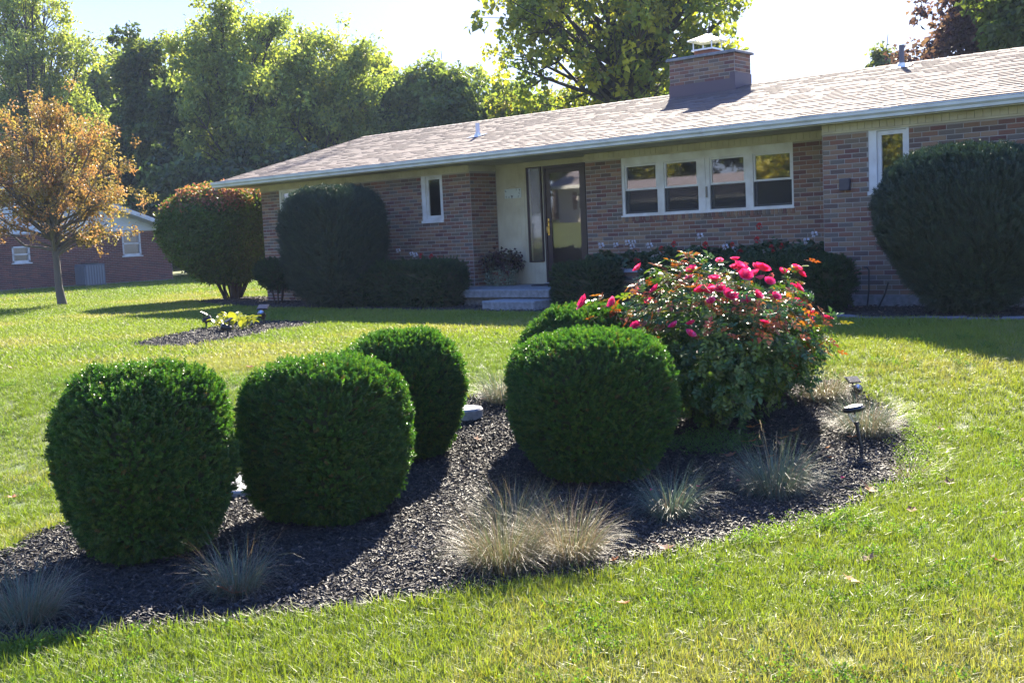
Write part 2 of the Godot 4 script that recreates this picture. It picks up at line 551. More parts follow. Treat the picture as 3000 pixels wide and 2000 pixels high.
	build_chimney(house)

func wide_window(house: Node3D) -> void:
	var z := WALL_MID
	var b := MB.new()
	# head board, jambs, mullions and sill of the four-light window
	rails(b, -3.89, -0.80, 1.865, 2.822, z - 0.12, z - 0.012, 0.05, 0.03, 0.028, 0.125)
	for m in [[-3.20, -3.07], [-2.435, -2.225], [-1.60, -1.47]]:
		b.span(Vector3(m[0], 1.893, z - 0.12), Vector3(m[1], 2.70, z - 0.014))
	b.span(Vector3(-2.36, 1.893, z - 0.014), Vector3(-2.30, 2.70, z - 0.004))
	var win := part("window", b.mesh(m_white), house)
	b = MB.new()
	b.span(Vector3(-3.91, 1.845, z - 0.1), Vector3(-0.785, 1.868, z + 0.012))
	part("sill", b.mesh(m_white), win)
	for u in [[-3.84, -3.20], [-3.07, -2.435], [-2.225, -1.60], [-1.47, -0.83]]:
		sash(win, u[0] + 0.003, u[1] - 0.003, 2.275, 2.695, z - 0.028, 0.030)
		sash(win, u[0] + 0.003, u[1] - 0.003, 1.895, 2.305, z - 0.075, 0.032)
		insect_screen(win, u[0] + 0.012, u[1] - 0.012, 1.897, 2.272, z - 0.026)
	# thermometer on the middle mullion
	b = MB.new()
	b.bevel(Vector3(-2.28, 2.17, z + 0.006), Vector3(0.028, 0.17, 0.02), 0.004)
	part("thermometer", b.mesh(mat(lin(0.22, 0.20, 0.16), 0.5)), win)

func slim_window(house: Node3D, x0: float, x1: float, y0: float, y1: float, z: float, jamb: float) -> void:
	var b := MB.new()
	rails(b, x0, x1, y0 + 0.05, y1 - 0.01, z - 0.12, z - 0.005, jamb, 0.035, 0.03, 0.02)
	var win := part("window", b.mesh(m_white), house)
	b = MB.new()
	b.span(Vector3(x0 - 0.01, y0, z - 0.1), Vector3(x1 + 0.01, y0 + 0.05, z + 0.03))
	part("sill", b.mesh(m_white), win)
	sash(win, x0 + jamb + 0.002, x1 - 0.037, y0 + 0.082, y1 - 0.034, z - 0.03, 0.055)

func double_window(house: Node3D, x0: float, x1: float, y0: float, y1: float, z: float) -> void:
	var b := MB.new()
	rails(b, x0, x1, y0 + 0.05, y1 - 0.01, z - 0.12, z - 0.005, 0.06, 0.06, 0.03, 0.04)
	var win := part("window", b.mesh(m_white), house)
	b = MB.new()
	b.span(Vector3(x0 - 0.01, y0, z - 0.1), Vector3(x1 + 0.01, y0 + 0.05, z + 0.03))
	part("sill", b.mesh(m_white), win)
	var ym := (y0 + y1) * 0.5
	sash(win, x0 + 0.062, x1 - 0.062, ym - 0.01, y1 - 0.054, z - 0.03, 0.04)
	sash(win, x0 + 0.062, x1 - 0.062, y0 + 0.082, ym + 0.03, z - 0.07, 0.04)

# ------------------------------------------------------------------ roof
func roof_at(x: float, t: float, lift := 0.0) -> Vector3:
	var dir := Vector2(RIDGE_Z - EAVE_Z, RIDGE_Y - EAVE_Y)
	var p := Vector2(EAVE_Z, EAVE_Y) + dir * t
	var nn := Vector2(-dir.y, dir.x).normalized()
	if nn.y < 0: nn = -nn
	return Vector3(x, p.y + nn.y * lift, p.x + nn.x * lift)

func build_roof(house: Node3D) -> void:
	var deck := MB.new()
	var back_z := 2.0 * RIDGE_Z - EAVE_Z
	deck.along_x([Vector2(EAVE_Z, EAVE_Y - 0.06), Vector2(EAVE_Z, EAVE_Y - 0.012), Vector2(RIDGE_Z, RIDGE_Y - 0.012), Vector2(back_z, EAVE_Y - 0.012), Vector2(back_z, EAVE_Y - 0.06), Vector2(RIDGE_Z, RIDGE_Y - 0.06)], LEFT_END, RIGHT_END)
	var shingle_grain := grain(11, 0.09, 0.62, 1.0, 256, 1.0, 0.05)
	var m_deck := mat(lin(0.14, 0.115, 0.105), 0.75, shingle_grain, 2.0)
	var roof := part("roof", deck.mesh(m_deck), house)
	var cols: Array[Color] = [lin(0.190, 0.145, 0.131), lin(0.182, 0.141, 0.128), lin(0.200, 0.155, 0.140), lin(0.170, 0.134, 0.123), lin(0.190, 0.143, 0.126), lin(0.162, 0.130, 0.120)]
	var tones: Array[StandardMaterial3D] = []
	for c in cols: tones.push_back(mat(c, 0.9, shingle_grain, 3.0))
	var all_tones := mat(Color.WHITE, 0.9, shingle_grain, 3.0)
	var rest := MB.new()
	var rows := 32
	var picked := 0
	var deep := 4.62 / rows
	for r in rows:
		var t0 := (r - 0.12) / rows
		var t1 := float(r + 1) / rows
		var x := LEFT_END - rnd(0.0, 0.3)
		while x < RIGHT_END:
			var w := rnd(0.13, 0.36)
			var x0 := maxf(x, LEFT_END)
			var x1 := minf(x + w, RIGHT_END)
			x += w
			if x1 - x0 < 0.03: continue
			var thick := 0.0075 if rng.randf() < 0.45 else 0.0125
			var low := thick + 0.003
			var high := 0.002
			var which := rng.randi() % cols.size()
			if noise.get_noise_2d(x0 * 0.9, r * 0.4) > 0.1: which = [3, 5, 1][rng.randi() % 3]
			var single := x0 > 0.6 and x1 < 3.6 and r < 21 and r > 0
			var b := MB.new() if single else rest
			var f := rnd(0.9, 1.1)
			var cc: Color = Color.WHITE if single else Color(cols[which].r * f, cols[which].g * f, cols[which].b * f)
			var g := 0.0015
			var a := roof_at(x0 + g, t0, low); var e := roof_at(x1 - g, t0, low)
			var e2 := roof_at(x1 - g, t1, high); var a2 := roof_at(x0 + g, t1, high)
			var ab := roof_at(x0 + g, t0, -0.006); var eb := roof_at(x1 - g, t0, -0.006)
			var a2b := roof_at(x0 + g, t1, -0.008); var e2b := roof_at(x1 - g, t1, -0.008)
			b.quad(a, e, e2, a2, cc); b.quad(ab, eb, e, a, cc)
			b.quad(a2b, ab, a, a2, cc); b.quad(eb, e2b, e2, e, cc)
			if single:
				part("shingle", b.mesh(tones[which]), roof)
				picked += 1
	# the far slope, one shingle course after the other
	for r in rows:
		var za := lerpf(back_z, RIDGE_Z, float(r) / rows)
		var zb := lerpf(back_z, RIDGE_Z, float(r + 1) / rows)
		var ya := lerpf(EAVE_Y, RIDGE_Y, float(r) / rows) + 0.008
		var yb := lerpf(EAVE_Y, RIDGE_Y, float(r + 1) / rows)
		rest.quad(Vector3(RIGHT_END, ya, za), Vector3(LEFT_END, ya, za), Vector3(LEFT_END, yb, zb), Vector3(RIGHT_END, yb, zb), cols[r % cols.size()])
	part("shingle_courses", rest.mesh(all_tones), roof).set_meta("kind", "stuff")
	# ridge caps
	var cx := LEFT_END
	var cap := MB.new()
	var up := 0.016
	cap.quad(Vector3(0, -0.034 + up, 0.13), Vector3(0.2, -0.036 + up - 0.008, 0.13), Vector3(0.2, up - 0.008, 0.0), Vector3(0, up, 0.0))
	cap.quad(Vector3(0.2, -0.036 + up - 0.008, -0.13), Vector3(0, -0.034 + up, -0.13), Vector3(0, up, 0.0), Vector3(0.2, up - 0.008, 0.0))
	cap.quad(Vector3(0, -0.05 + up, 0.13), Vector3(0.2, -0.05 + up, 0.13), Vector3(0.2, -0.034 + up - 0.008, 0.13), Vector3(0, -0.034 + up, 0.13))
	var caps: Array[ArrayMesh] = []
	for k in [1, 3, 5]: caps.push_back(cap.mesh(tones[k]))
	while cx < RIGHT_END - 0.2:
		if cx < -4.95 or cx > -3.4:
			part("ridge_cap", caps[rng.randi() % 3], roof, Vector3(cx, RIDGE_Y, RIDGE_Z))
		cx += 0.2
	# fascia and gutter
	var fb := MB.new()
	fb.span(Vector3(LEFT_END, Y_SOFFIT - 0.01, EAVE_Z - 0.045), Vector3(RIGHT_END, EAVE_Y - 0.012, EAVE_Z - 0.02))
	part("fascia", fb.mesh(m_white), roof)
	var gz := EAVE_Z - 0.02
	var g := MB.new()
	var gy := Y_SOFFIT + 0.005
	g.along_x([Vector2(gz, gy), Vector2(gz + 0.072, gy), Vector2(gz + 0.080, gy + 0.035), Vector2(gz + 0.108, gy + 0.062), Vector2(gz + 0.112, gy + 0.098), Vector2(gz + 0.120, gy + 0.102), Vector2(gz + 0.118, gy + 0.111), Vector2(gz + 0.100, gy + 0.112), Vector2(gz + 0.100, gy + 0.066), Vector2(gz + 0.074, gy + 0.04), Vector2(gz + 0.068, gy + 0.006), Vector2(gz + 0.006, gy + 0.006), Vector2(gz + 0.006, gy + 0.100), Vector2(gz, gy + 0.100)], LEFT_END - 0.03, RIGHT_END)
	var gut := part("gutter", g.mesh(mat(lin(0.66, 0.70, 0.70), 0.32, grain(15, 0.02, 0.72, 1.0, 256, 0.6), 0.6)), roof)
	for sx in [-10.9, -7.8, -4.75, -1.7, 1.35]:
		var j := MB.new()
		j.along_x([Vector2(gz + 0.004, gy - 0.003), Vector2(gz + 0.074, gy - 0.003), Vector2(gz + 0.083, gy + 0.034), Vector2(gz + 0.111, gy + 0.061), Vector2(gz + 0.116, gy + 0.097), Vector2(gz + 0.10, gy + 0.097), Vector2(gz + 0.06, gy + 0.02), Vector2(gz + 0.01, gy + 0.01)], sx, sx + 0.05)
		part("seam_strap", j.mesh(mat(lin(0.6, 0.64, 0.64), 0.4)), gut)
	# rake boards on the left gable
	var rk := MB.new()
	rk.along_x([Vector2(EAVE_Z, EAVE_Y - 0.16), Vector2(EAVE_Z, EAVE_Y - 0.014), Vector2(RIDGE_Z, RIDGE_Y - 0.014), Vector2(back_z, EAVE_Y - 0.014), Vector2(back_z, EAVE_Y - 0.16), Vector2(RIDGE_Z, RIDGE_Y - 0.16)], LEFT_END - 0.02, LEFT_END)
	part("rake_board", rk.mesh(m_white), roof)
	var rs := MB.new()
	rs.quad(Vector3(left_edge() + 0.7, EAVE_Y - 0.075, EAVE_Z), Vector3(left_edge(), EAVE_Y - 0.075, EAVE_Z), Vector3(left_edge(), RIDGE_Y - 0.075, RIDGE_Z), Vector3(left_edge() + 0.7, RIDGE_Y - 0.075, RIDGE_Z))
	rs.quad(Vector3(left_edge(), EAVE_Y - 0.075, back_z), Vector3(left_edge() + 0.7, EAVE_Y - 0.075, back_z), Vector3(left_edge() + 0.7, RIDGE_Y - 0.075, RIDGE_Z), Vector3(left_edge(), RIDGE_Y - 0.075, RIDGE_Z))
	part("rake_soffit", rs.mesh(m_cream), roof)
	# vent pipes with their flashings
	vent_pipe(house, -8.07, 0.476, 0.26, mat(lin(0.62, 0.62, 0.66), 0.4))
	vent_pipe(house, -0.32, 0.905, 0.36, mat(lin(0.11, 0.11, 0.13), 0.6))

func left_edge() -> float:
	return LEFT_END

func vent_pipe(house: Node3D, x: float, t: float, high: float, m: StandardMaterial3D) -> void:
	var o := roof_at(x, t)
	var b := MB.new()
	b.tube([o + Vector3(0, -0.05, 0), o + Vector3(0, high, 0)], [0.042, 0.042], 14)
	var p := part("vent_pipe", b.mesh(m), house)
	var f := MB.new()
	var tilt := Basis(Vector3.RIGHT, atan2(RIDGE_Y - EAVE_Y, EAVE_Z - RIDGE_Z))
	f.box(o + Vector3(0, 0.014, 0.03), Vector3(0.30, 0.006, 0.30), Color.WHITE, tilt)
	f.tube([o + Vector3(0, -0.02, 0), o + Vector3(0, 0.03, 0), o + Vector3(0, 0.07, 0)], [0.10, 0.075, 0.048], 14)
	var fm := mat(lin(0.60, 0.66, 0.76), 0.3)
	fm.metallic = 0.6
	part("flashing", f.mesh(fm), p)

func build_chimney(house: Node3D) -> void:
	var x0 := -4.78
	var x1 := -3.39
	var z1 := -3.76
	var z0 := -4.36
	var b := MB.new()
	b.span(Vector3(x0 + 0.001, 3.6, z0 + 0.001), Vector3(x1 - 0.001, 4.77, z1 - 0.001))
	var ch := part("chimney", b.mesh(m_mortar), house)
	var top := 4.772
	var y0 := top - COURSE * 10
	lay_bricks(ch, Vector3(x0, 0, z1), Vector3.RIGHT, Vector3.BACK, x1 - x0, y0, top, [], func(_u: float, _y: float) -> bool: return true)
	lay_bricks(ch, Vector3(x1, 0, z1), Vector3.FORWARD, Vector3.RIGHT, z1 - z0, y0, top, [], func(_u: float, _y: float) -> bool: return true, -BRICK * 0.5)
	lay_bricks(ch, Vector3(x0, 0, z0), Vector3.BACK, Vector3.LEFT, z1 - z0, y0, top, [], func(_u: float, _y: float) -> bool: return false, -BRICK * 0.5)
	lay_bricks(ch, Vector3(x1, 0, z0), Vector3.LEFT, Vector3.FORWARD, x1 - x0, y0, top, [], func(_u: float, _y: float) -> bool: return false)
	b = MB.new()
	b.span(Vector3(x0 - 0.012, 3.85, z0 - 0.012), Vector3(x1 + 0.012, 4.315, z1 + 0.018))
	b.span(Vector3(x1 - 0.1, 4.3, z0 - 0.01), Vector3(x1 + 0.013, 4.42, z1 + 0.017))
	part("flashing", b.mesh(mat(lin(0.10, 0.07, 0.085), 0.5)), ch)
	b = MB.new()
	b.bevel(Vector3(0, 0, 0), Vector3(x1 - x0 + 0.10, z1 - z0 + 0.10, 0.055), 0.02)
	var crown := part("crown", b.mesh(m_concrete), ch, Vector3((x0 + x1) * 0.5, top + 0.028, (z0 + z1) * 0.5))
	crown.rotation.x = -PI / 2
	b = MB.new()
	b.span(Vector3(-4.30, 4.8, -4.22), Vector3(-3.93, 4.93, -3.88))
	part("flue", b.mesh(mat(lin(0.30, 0.12, 0.075), 0.8)), ch)
	var steel := mat(lin(0.62, 0.63, 0.66), 0.28)
	steel.metallic = 0.85
	b = MB.new()
	b.span(Vector3(-4.34, 4.915, -4.26), Vector3(-3.89, 4.945, -3.84))
	for q in [[-4.31, -4.23], [-4.31, -3.87], [-3.92, -4.23], [-3.92, -3.87]]:
		b.span(Vector3(q[0] - 0.008, 4.94, q[1] - 0.008), Vector3(q[0] + 0.008, 5.115, q[1] + 0.008))
	var a := [Vector3(-4.39, 5.11, -3.77), Vector3(-3.84, 5.11, -3.77), Vector3(-3.84, 5.11, -4.33), Vector3(-4.39, 5.11, -4.33)]
	var tip := Vector3(-4.115, 5.235, -4.05)
	for i in 4:
		b.tri(a[i], a[(i + 1) % 4], tip)
		b.quad(a[i] + Vector3(0, -0.018, 0), a[(i + 1) % 4] + Vector3(0, -0.018, 0), a[(i + 1) % 4], a[i])
	b.quad(a[3] + Vector3(0, -0.018, 0), a[2] + Vector3(0, -0.018, 0), a[1] + Vector3(0, -0.018, 0), a[0] + Vector3(0, -0.018, 0))
	part("rain_cap", b.mesh(steel), ch)

# ------------------------------------------------------------------ leaves
# one leaf, folded along its midrib: from o along d, flat side towards up
func leaf(b: MB, o: Vector3, d: Vector3, up: Vector3, long: float, wide: float, col: Color = Color.WHITE, fold := 0.25) -> void:
	var side := d.cross(up).normalized()
	var nn := side.cross(d).normalized()
	var m := o + d * (long * 0.45)
	var l := m + side * (wide * 0.5) + nn * (wide * fold)
	var r := m - side * (wide * 0.5) + nn * (wide * fold)
	var t := o + d * long
	b.tri(o, l, t, col)
	b.tri(o, t, r, col)

# a spray of leaves within a ball of radius 1
func spray(k: int, long: float, wide: float, m: Material, seed_: int, droop := 0.0) -> ArrayMesh:
	rng.seed = seed_
	var b := MB.new()
	for i in k:
		var o := Vector3(rnd(-1, 1), rnd(-1, 1), rnd(-1, 1))
		if o.length() > 1.0: o = o.normalized() * rnd(0.5, 1.0)
		var d := (Vector3(rnd(-1, 1), rnd(-1, 1) - droop, rnd(-1, 1)) + o * 0.5).normalized()
		var up := (Vector3(rnd(-1, 1), rnd(-0.2, 1.6), rnd(-1, 1))).normalized()
		if absf(up.dot(d)) > 0.95: up = Vector3(0.3, 0.6, 0.74)
		var f := rnd(0.8, 1.25)
		leaf(b, o, d, up, long * rnd(0.7, 1.3), wide * rnd(0.75, 1.25), Color(f, f * rnd(0.94, 1.04), f))
	return b.mesh(m)

# an upright shoot with pairs of small leaves, as on clipped box
func shoot(m: Material, seed_: int, high: float, pairs: int, long: float, wide: float, open: float) -> ArrayMesh:
	rng.seed = seed_
	var b := MB.new()
	for i in pairs:
		var t := float(i) / pairs
		for k in 2:
			var a := i * 1.6 + k * PI + rnd(-0.4, 0.4)
			var d := Vector3(cos(a) * open, rnd(0.35, 1.0), sin(a) * open).normalized()
			var f := rnd(0.8, 1.2)
			leaf(b, Vector3(rnd(-0.004, 0.004), high * t, rnd(-0.004, 0.004)), d, Vector3(-cos(a) * 0.6, 1.0, -sin(a) * 0.6), long * rnd(0.8, 1.2), wide * rnd(0.85, 1.15), Color(f, f, f), 0.3)
	return b.mesh(m)

var m_boxleaf: StandardMaterial3D
var m_yew: StandardMaterial3D
var m_twig: StandardMaterial3D
var m_core: StandardMaterial3D
var m_treeleaf: StandardMaterial3D
var m_bark: StandardMaterial3D
var box_shoots: Array[ArrayMesh] = []
var yew_shoots: Array[ArrayMesh] = []
var tree_sprays := {}

# a clipped shrub: a rounded block (power e) with half sizes r, standing on 'at', skinned with shoots
func clipped(called: String, at: Vector3, r: Vector3, e: float, shoots: Array, density: float, size: float, palette: Array, label: String, category: String, group: String, opt := {}) -> Node3D:
	var t := thing(called, at, label, category, group, opt.get("turn", 0.0))
	rng.seed = hash(label)
	var lumps: float = opt.get("lumps", 0.03)
	var taper: float = opt.get("taper", 0.12)
	var lean: Vector3 = opt.get("lean", Vector3.ZERO)
	var lift: float = opt.get("lift", 0.0)
	var c := Vector3(0, r.y + lift, 0)
	var shape := func(d: Vector3) -> Vector3:
		var k := pow(pow(absf(d.x), e) + pow(absf(d.y), e) + pow(absf(d.z), e), -1.0 / e)
		var q := d * k
		var low := 1.0 - taper * smoothstep(0.1, -1.0, q.y)
		var nz := 1.0 + lumps * (noise.get_noise_3d(d.x * 55.0 + at.x * 40.0, d.y * 55.0, d.z * 55.0 + at.z * 40.0) + 0.5 * noise.get_noise_3d(d.x * 160.0, d.y * 160.0 + at.x * 9.0, d.z * 160.0)) / 0.5
		return c + Vector3(q.x * r.x * low, q.y * r.y, q.z * r.z * low) * nz + lean * (q.y + 1.0) * 0.5
	# dense inner wood
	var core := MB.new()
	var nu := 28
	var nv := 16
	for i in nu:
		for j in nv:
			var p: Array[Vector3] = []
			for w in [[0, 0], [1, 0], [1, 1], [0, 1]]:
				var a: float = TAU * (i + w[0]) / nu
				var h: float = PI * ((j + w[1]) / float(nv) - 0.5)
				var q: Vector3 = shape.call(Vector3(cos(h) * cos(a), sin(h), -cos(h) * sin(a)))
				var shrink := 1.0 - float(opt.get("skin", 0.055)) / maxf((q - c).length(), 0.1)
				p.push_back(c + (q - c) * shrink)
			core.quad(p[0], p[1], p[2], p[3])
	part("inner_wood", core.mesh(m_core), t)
	var area := 2.0 * PI * (r.x + r.z) * r.y + PI * r.x * r.z
	var n := int(area * density)
	var sets: Array[Copies] = []
	for s in shoots: sets.push_back(Copies.new())
	var up_pull: float = opt.get("up", 0.35)
	for i in n:
		var d := Vector3(rng.randfn(), rng.randfn(), rng.randfn()).normalized()
		if e > 4.0:
			# even out over the faces of a box-like shape
			d = Vector3(rnd(-1, 1) * r.x, rnd(-1, 1) * r.y, rnd(-1, 1) * r.z)
			var f := rng.randf() * (r.x * r.y + r.y * r.z + r.x * r.z)
			if f < r.x * r.y: d.z = r.z * (1.0 if rng.randf() < 0.5 else -1.0)
			elif f < r.x * r.y + r.y * r.z: d.x = r.x * (1.0 if rng.randf() < 0.5 else -1.0)
			else: d.y = r.y * (1.0 if rng.randf() < 0.75 else -1.0)
			d = Vector3(d.x / r.x, d.y / r.y, d.z / r.z).normalized()
		var q: Vector3 = shape.call(d)
		var g := d
		g = Vector3(signf(g.x) * pow(absf(g.x), e - 1.0) / r.x, signf(g.y) * pow(absf(g.y), e - 1.0) / r.y, signf(g.z) * pow(absf(g.z), e - 1.0) / r.z).normalized()
		var dir := (g + Vector3(rnd(-0.45, 0.45), rnd(-0.25, 0.45) + up_pull, rnd(-0.45, 0.45))).normalized()
		q -= g * (rng.randf() * 0.045 + 0.02) * size
		if rng.randf() < float(opt.get("stray", 0.06)) and g.y > 0.1: q += Vector3(0, rnd(0.01, 0.035), 0) * size
		var tone: Color = palette[rng.randi() % palette.size()]
		if opt.has("tip") and g.y > 0.5 and rng.randf() < 0.7: tone = opt.tip[rng.randi() % opt.tip.size()]
		var f2 := rnd(0.75, 1.25)
		if opt.has("brown") and rng.randf() < float(opt.brown): tone = lin(0.20, 0.13, 0.05)
		sets[i % shoots.size()].add(facing(dir, rnd(0, TAU), size * rnd(0.8, 1.25)), q, Color(tone.r * f2, tone.g * f2, tone.b * f2))
	for i in shoots.size():
		copies("foliage", shoots[i], sets[i], t, "stuff")
	# stems under the skirt
	var st := MB.new()
	for i in 7:
		var a := TAU * i / 7.0 + rnd(-0.3, 0.3)
		st.tube([Vector3(cos(a) * 0.06, -0.05, sin(a) * 0.06), Vector3(cos(a) * r.x * 0.35, r.y * 0.5 + lift, sin(a) * r.z * 0.35), Vector3(cos(a) * r.x * 0.55, r.y + lift, sin(a) * r.z * 0.55)], [0.016, 0.012, 0.006], 6)
	part("stem", st.mesh(m_twig), t)
	return t

# ------------------------------------------------------------------ trees
var palettes := {
	"locust": [lin(0.145, 0.168, 0.034), lin(0.118, 0.148, 0.034), lin(0.170, 0.180, 0.036), lin(0.098, 0.122, 0.032)],
	"pale": [lin(0.120, 0.145, 0.032), lin(0.095, 0.122, 0.032), lin(0.135, 0.145, 0.036)],
	"ash": [lin(0.055, 0.075, 0.022), lin(0.040, 0.056, 0.018), lin(0.090, 0.105, 0.022), lin(0.048, 0.066, 0.020)],
	"dark": [lin(0.036, 0.050, 0.018), lin(0.046, 0.062, 0.018), lin(0.068, 0.088, 0.020)],
	"mid": [lin(0.072, 0.095, 0.022), lin(0.088, 0.110, 0.022), lin(0.060, 0.080, 0.022)],
	"thin": [lin(0.095, 0.110, 0.036), lin(0.080, 0.095, 0.032), lin(0.115, 0.115, 0.040)],
	"gold": [lin(0.140, 0.150, 0.018), lin(0.110, 0.128, 0.018), lin(0.180, 0.158, 0.016), lin(0.080, 0.102, 0.020)],
	"maple": [lin(0.135, 0.150, 0.017), lin(0.098, 0.120, 0.018), lin(0.170, 0.160, 0.016), lin(0.072, 0.096, 0.018)],
	"purple": [lin(0.050, 0.026, 0.030), lin(0.040, 0.022, 0.026), lin(0.066, 0.038, 0.032)],
	"green": [lin(0.068, 0.092, 0.020), lin(0.050, 0.072, 0.018), lin(0.098, 0.120, 0.020)],
	"back": [lin(0.052, 0.070, 0.022), lin(0.066, 0.086, 0.022), lin(0.044, 0.058, 0.020)],
	"orange": [lin(0.165, 0.092, 0.038), lin(0.130, 0.092, 0.034), lin(0.190, 0.098, 0.048), lin(0.105, 0.086, 0.030), lin(0.150, 0.112, 0.036)],
	"shrub": [lin(0.044, 0.060, 0.020), lin(0.056, 0.074, 0.020), lin(0.036, 0.050, 0.018)],
}

# opt: crown = lowest height of the crown, lobes, clumps (per lobe), leaf (spray), size (of a spray), lobe (radius range), trunk (radius), fork (height), open
func tree(called: String, at: Vector3, top: float, rad: float, kind: String, label: String, category: String, group: String, opt := {}) -> Node3D:
	var t := thing(called, at, label, category, group)
	rng.seed = hash(label) + int(at.x * 100.0)
	var high := top - at.y
	var low: float = opt.get("crown", high * 0.3)
	var lobes: int = opt.get("lobes", 22)
	var per: int = opt.get("clumps", 75)
	var tr: float = opt.get("trunk", 0.02 * high)
	var lr: Vector2 = opt.get("lobe", Vector2(0.24, 0.42))
	var size: float = opt.get("size", 0.42)
	var fork: float = opt.get("fork", low + 0.1 * high)
	var c := Vector3(0, (low + high) * 0.5, 0)
	var rr := Vector3(rad, (high - low) * 0.5, rad)
	var wood := MB.new()
	var pts: Array = []
	var rads: Array = []
	var swing: float = opt.get("sway", 1.0)
	var sway := Vector3(rnd(-0.3, 0.3), 0, rnd(-0.3, 0.3)) * swing
	var lead: float = float(opt.get("lead", 0.88)) * high
	for i in 9:
		var s := i / 8.0
		pts.push_back(Vector3(0, -0.15 + lead * s, 0) + sway * sin(s * 3.0) + Vector3(rnd(-0.06, 0.06), 0, rnd(-0.06, 0.06)) * high * 0.05)
		rads.push_back(maxf(tr * pow(1.0 - s, 0.75) * (1.0 + 0.35 * exp(-s * 30.0)), 0.012))
	wood.tube(pts, rads, 8)
	var k := Copies.new()
	var pal: Array = palettes[kind]
	var flat: float = opt.get("flat", 0.72)
	for i in lobes:
		var d := Vector3(rng.randfn(), rng.randfn() * 0.9, rng.randfn()).normalized()
		var q := c + Vector3(d.x * rr.x, d.y * rr.y, d.z * rr.z) * pow(rng.randf(), 0.38) * 0.80
		if opt.has("cone"):
			var h := clampf((q.y - low) / (high - low), 0.0, 1.0)
			var w := lerpf(1.1, 0.25, pow(h, float(opt.cone)))
			q.x *= w; q.z *= w
		var lobe := rad * rnd(lr.x, lr.y)
		# limb: leaves the trunk low, rises out to the lobe
		var y0 := clampf(fork + (q.y - fork) * rnd(0.15, 0.55), fork * 0.85, lead * 0.95)
		var s0 := clampf(y0 / lead, 0.0, 0.95)
		var ip := int(s0 * 8.0)
		var o: Vector3 = pts[ip].lerp(pts[ip + 1], s0 * 8.0 - ip)
		var mid := o.lerp(q, 0.5) + Vector3(0, -0.06 * (q - o).length(), 0) + Vector3(rnd(-0.1, 0.1), rnd(-0.1, 0.1), rnd(-0.1, 0.1)) * rad * 0.5
		var r0 := minf(rads[ip] * 0.75, tr * rnd(0.28, 0.5) * float(opt.get("limb", 1.0)))
		wood.tube([o, o.lerp(mid, 0.5) + Vector3(0, 0.02, 0), mid, mid.lerp(q, 0.6), q], [r0, r0 * 0.8, r0 * 0.6, r0 * 0.4, r0 * 0.2], 5)
		var tone0: Color = pal[rng.randi() % pal.size()]
		var bright := rnd(0.72, 1.3)
		tone0 = Color(tone0.r * bright, tone0.g * bright, tone0.b * bright)
		var subs: int = opt.get("subs", 6)
		for m in subs:
			var dd := Vector3(rng.randfn(), rng.randfn() * flat, rng.randfn())
			var e := q + dd * lobe * 0.72
			wood.tube([mid.lerp(q, 0.65), (mid.lerp(q, 0.65) + e) * 0.5 + Vector3(rnd(-0.12, 0.12), rnd(-0.12, 0.12), 0) * lobe, e], [r0 * 0.28, r0 * 0.18, r0 * 0.06], 4)
			var sg := lobe * rnd(0.16, 0.34) * float(opt.get("tight", 1.0))
			var cnt := int(per / float(subs) * rnd(0.6, 1.4))
			for j in cnt:
				var g := Vector3(rng.randfn(), rng.randfn() * flat, rng.randfn()) * sg
				var tone: Color = tone0 if rng.randf() < 0.5 else pal[rng.randi() % pal.size()]
				var f := rnd(0.65, 1.35) * 2.25
				k.add(turned(rnd(0, TAU), rnd(-0.5, 0.5), rnd(-0.5, 0.5), size * rnd(0.6, 1.25)), e + g, Color(tone.r * f, tone.g * f, tone.b * f))
	part("trunk", wood.mesh(opt.get("bark", m_bark)), t)
	copies("crown", tree_sprays[opt.get("leaf", "broad")], k, t, "stuff")
	return t

# ------------------------------------------------------------------ tufts of fescue
func tuft_mesh(seed_: int, k: int, rad: float, high: float, fresh: Array, dry: Array, dry_share: float, spread := 1.0) -> ArrayMesh:
	rng.seed = seed_
	var b := MB.new()
	for i in k:
		var a := rng.randf() * TAU
		var d := Vector3(cos(a), 0, sin(a))
		var o := d * rad * sqrt(rng.randf()) * 0.38
		var lean := pow(rng.randf(), 0.55) * 1.45 * spread
		var lng := high * (rnd(0.6, 1.25) if i % 4 else rnd(0.2, 0.55)) * (1.0 - 0.15 * lean)
		var bend := rnd(0.35, 1.5) * lean + rnd(0.0, 0.5) + (rnd(0.8, 1.8) if rng.randf() < 0.12 else 0.0)
		var side := Vector3(-sin(a), 0, cos(a)).rotated(Vector3.UP, rnd(-1.2, 1.2))
		var w := rnd(0.0010, 0.0019)
		var dryness := dry_share + 0.55 * (lean / 1.25 - 0.5) * dry_share
		var src: Array = dry if rng.randf() < dryness else fresh
		var col: Color = src[rng.randi() % src.size()]
		var f := rnd(0.8, 1.25)
		col = Color(col.r * f, col.g * f, col.b * f)
		var p := o
		var ang := lean * 0.45 + rnd(-0.12, 0.12)
		var wob := rnd(-0.5, 0.5)
		var prev_l := p - side * w
		var prev_r := p + side * w
		var segs := 5
		for s in segs:
			ang += bend / segs * (0.5 + s * 0.35)
			var step := (d.rotated(Vector3.UP, wob * s * 0.3) * sin(ang) + Vector3.UP * cos(ang)) * (lng / segs)
			p += step
			if p.y < 0.006: p.y = 0.006
			var ww := w * (1.0 - (s + 1.0) / segs)
			var l := p - side * ww
			var r := p + side * ww
			if s < segs - 1: b.quad(prev_l, prev_r, r, l, col)
			else: b.tri(prev_l, prev_r, p, col)
			prev_l = l; prev_r = r
	return b.mesh(m_fescue)

var m_fescue: StandardMaterial3D

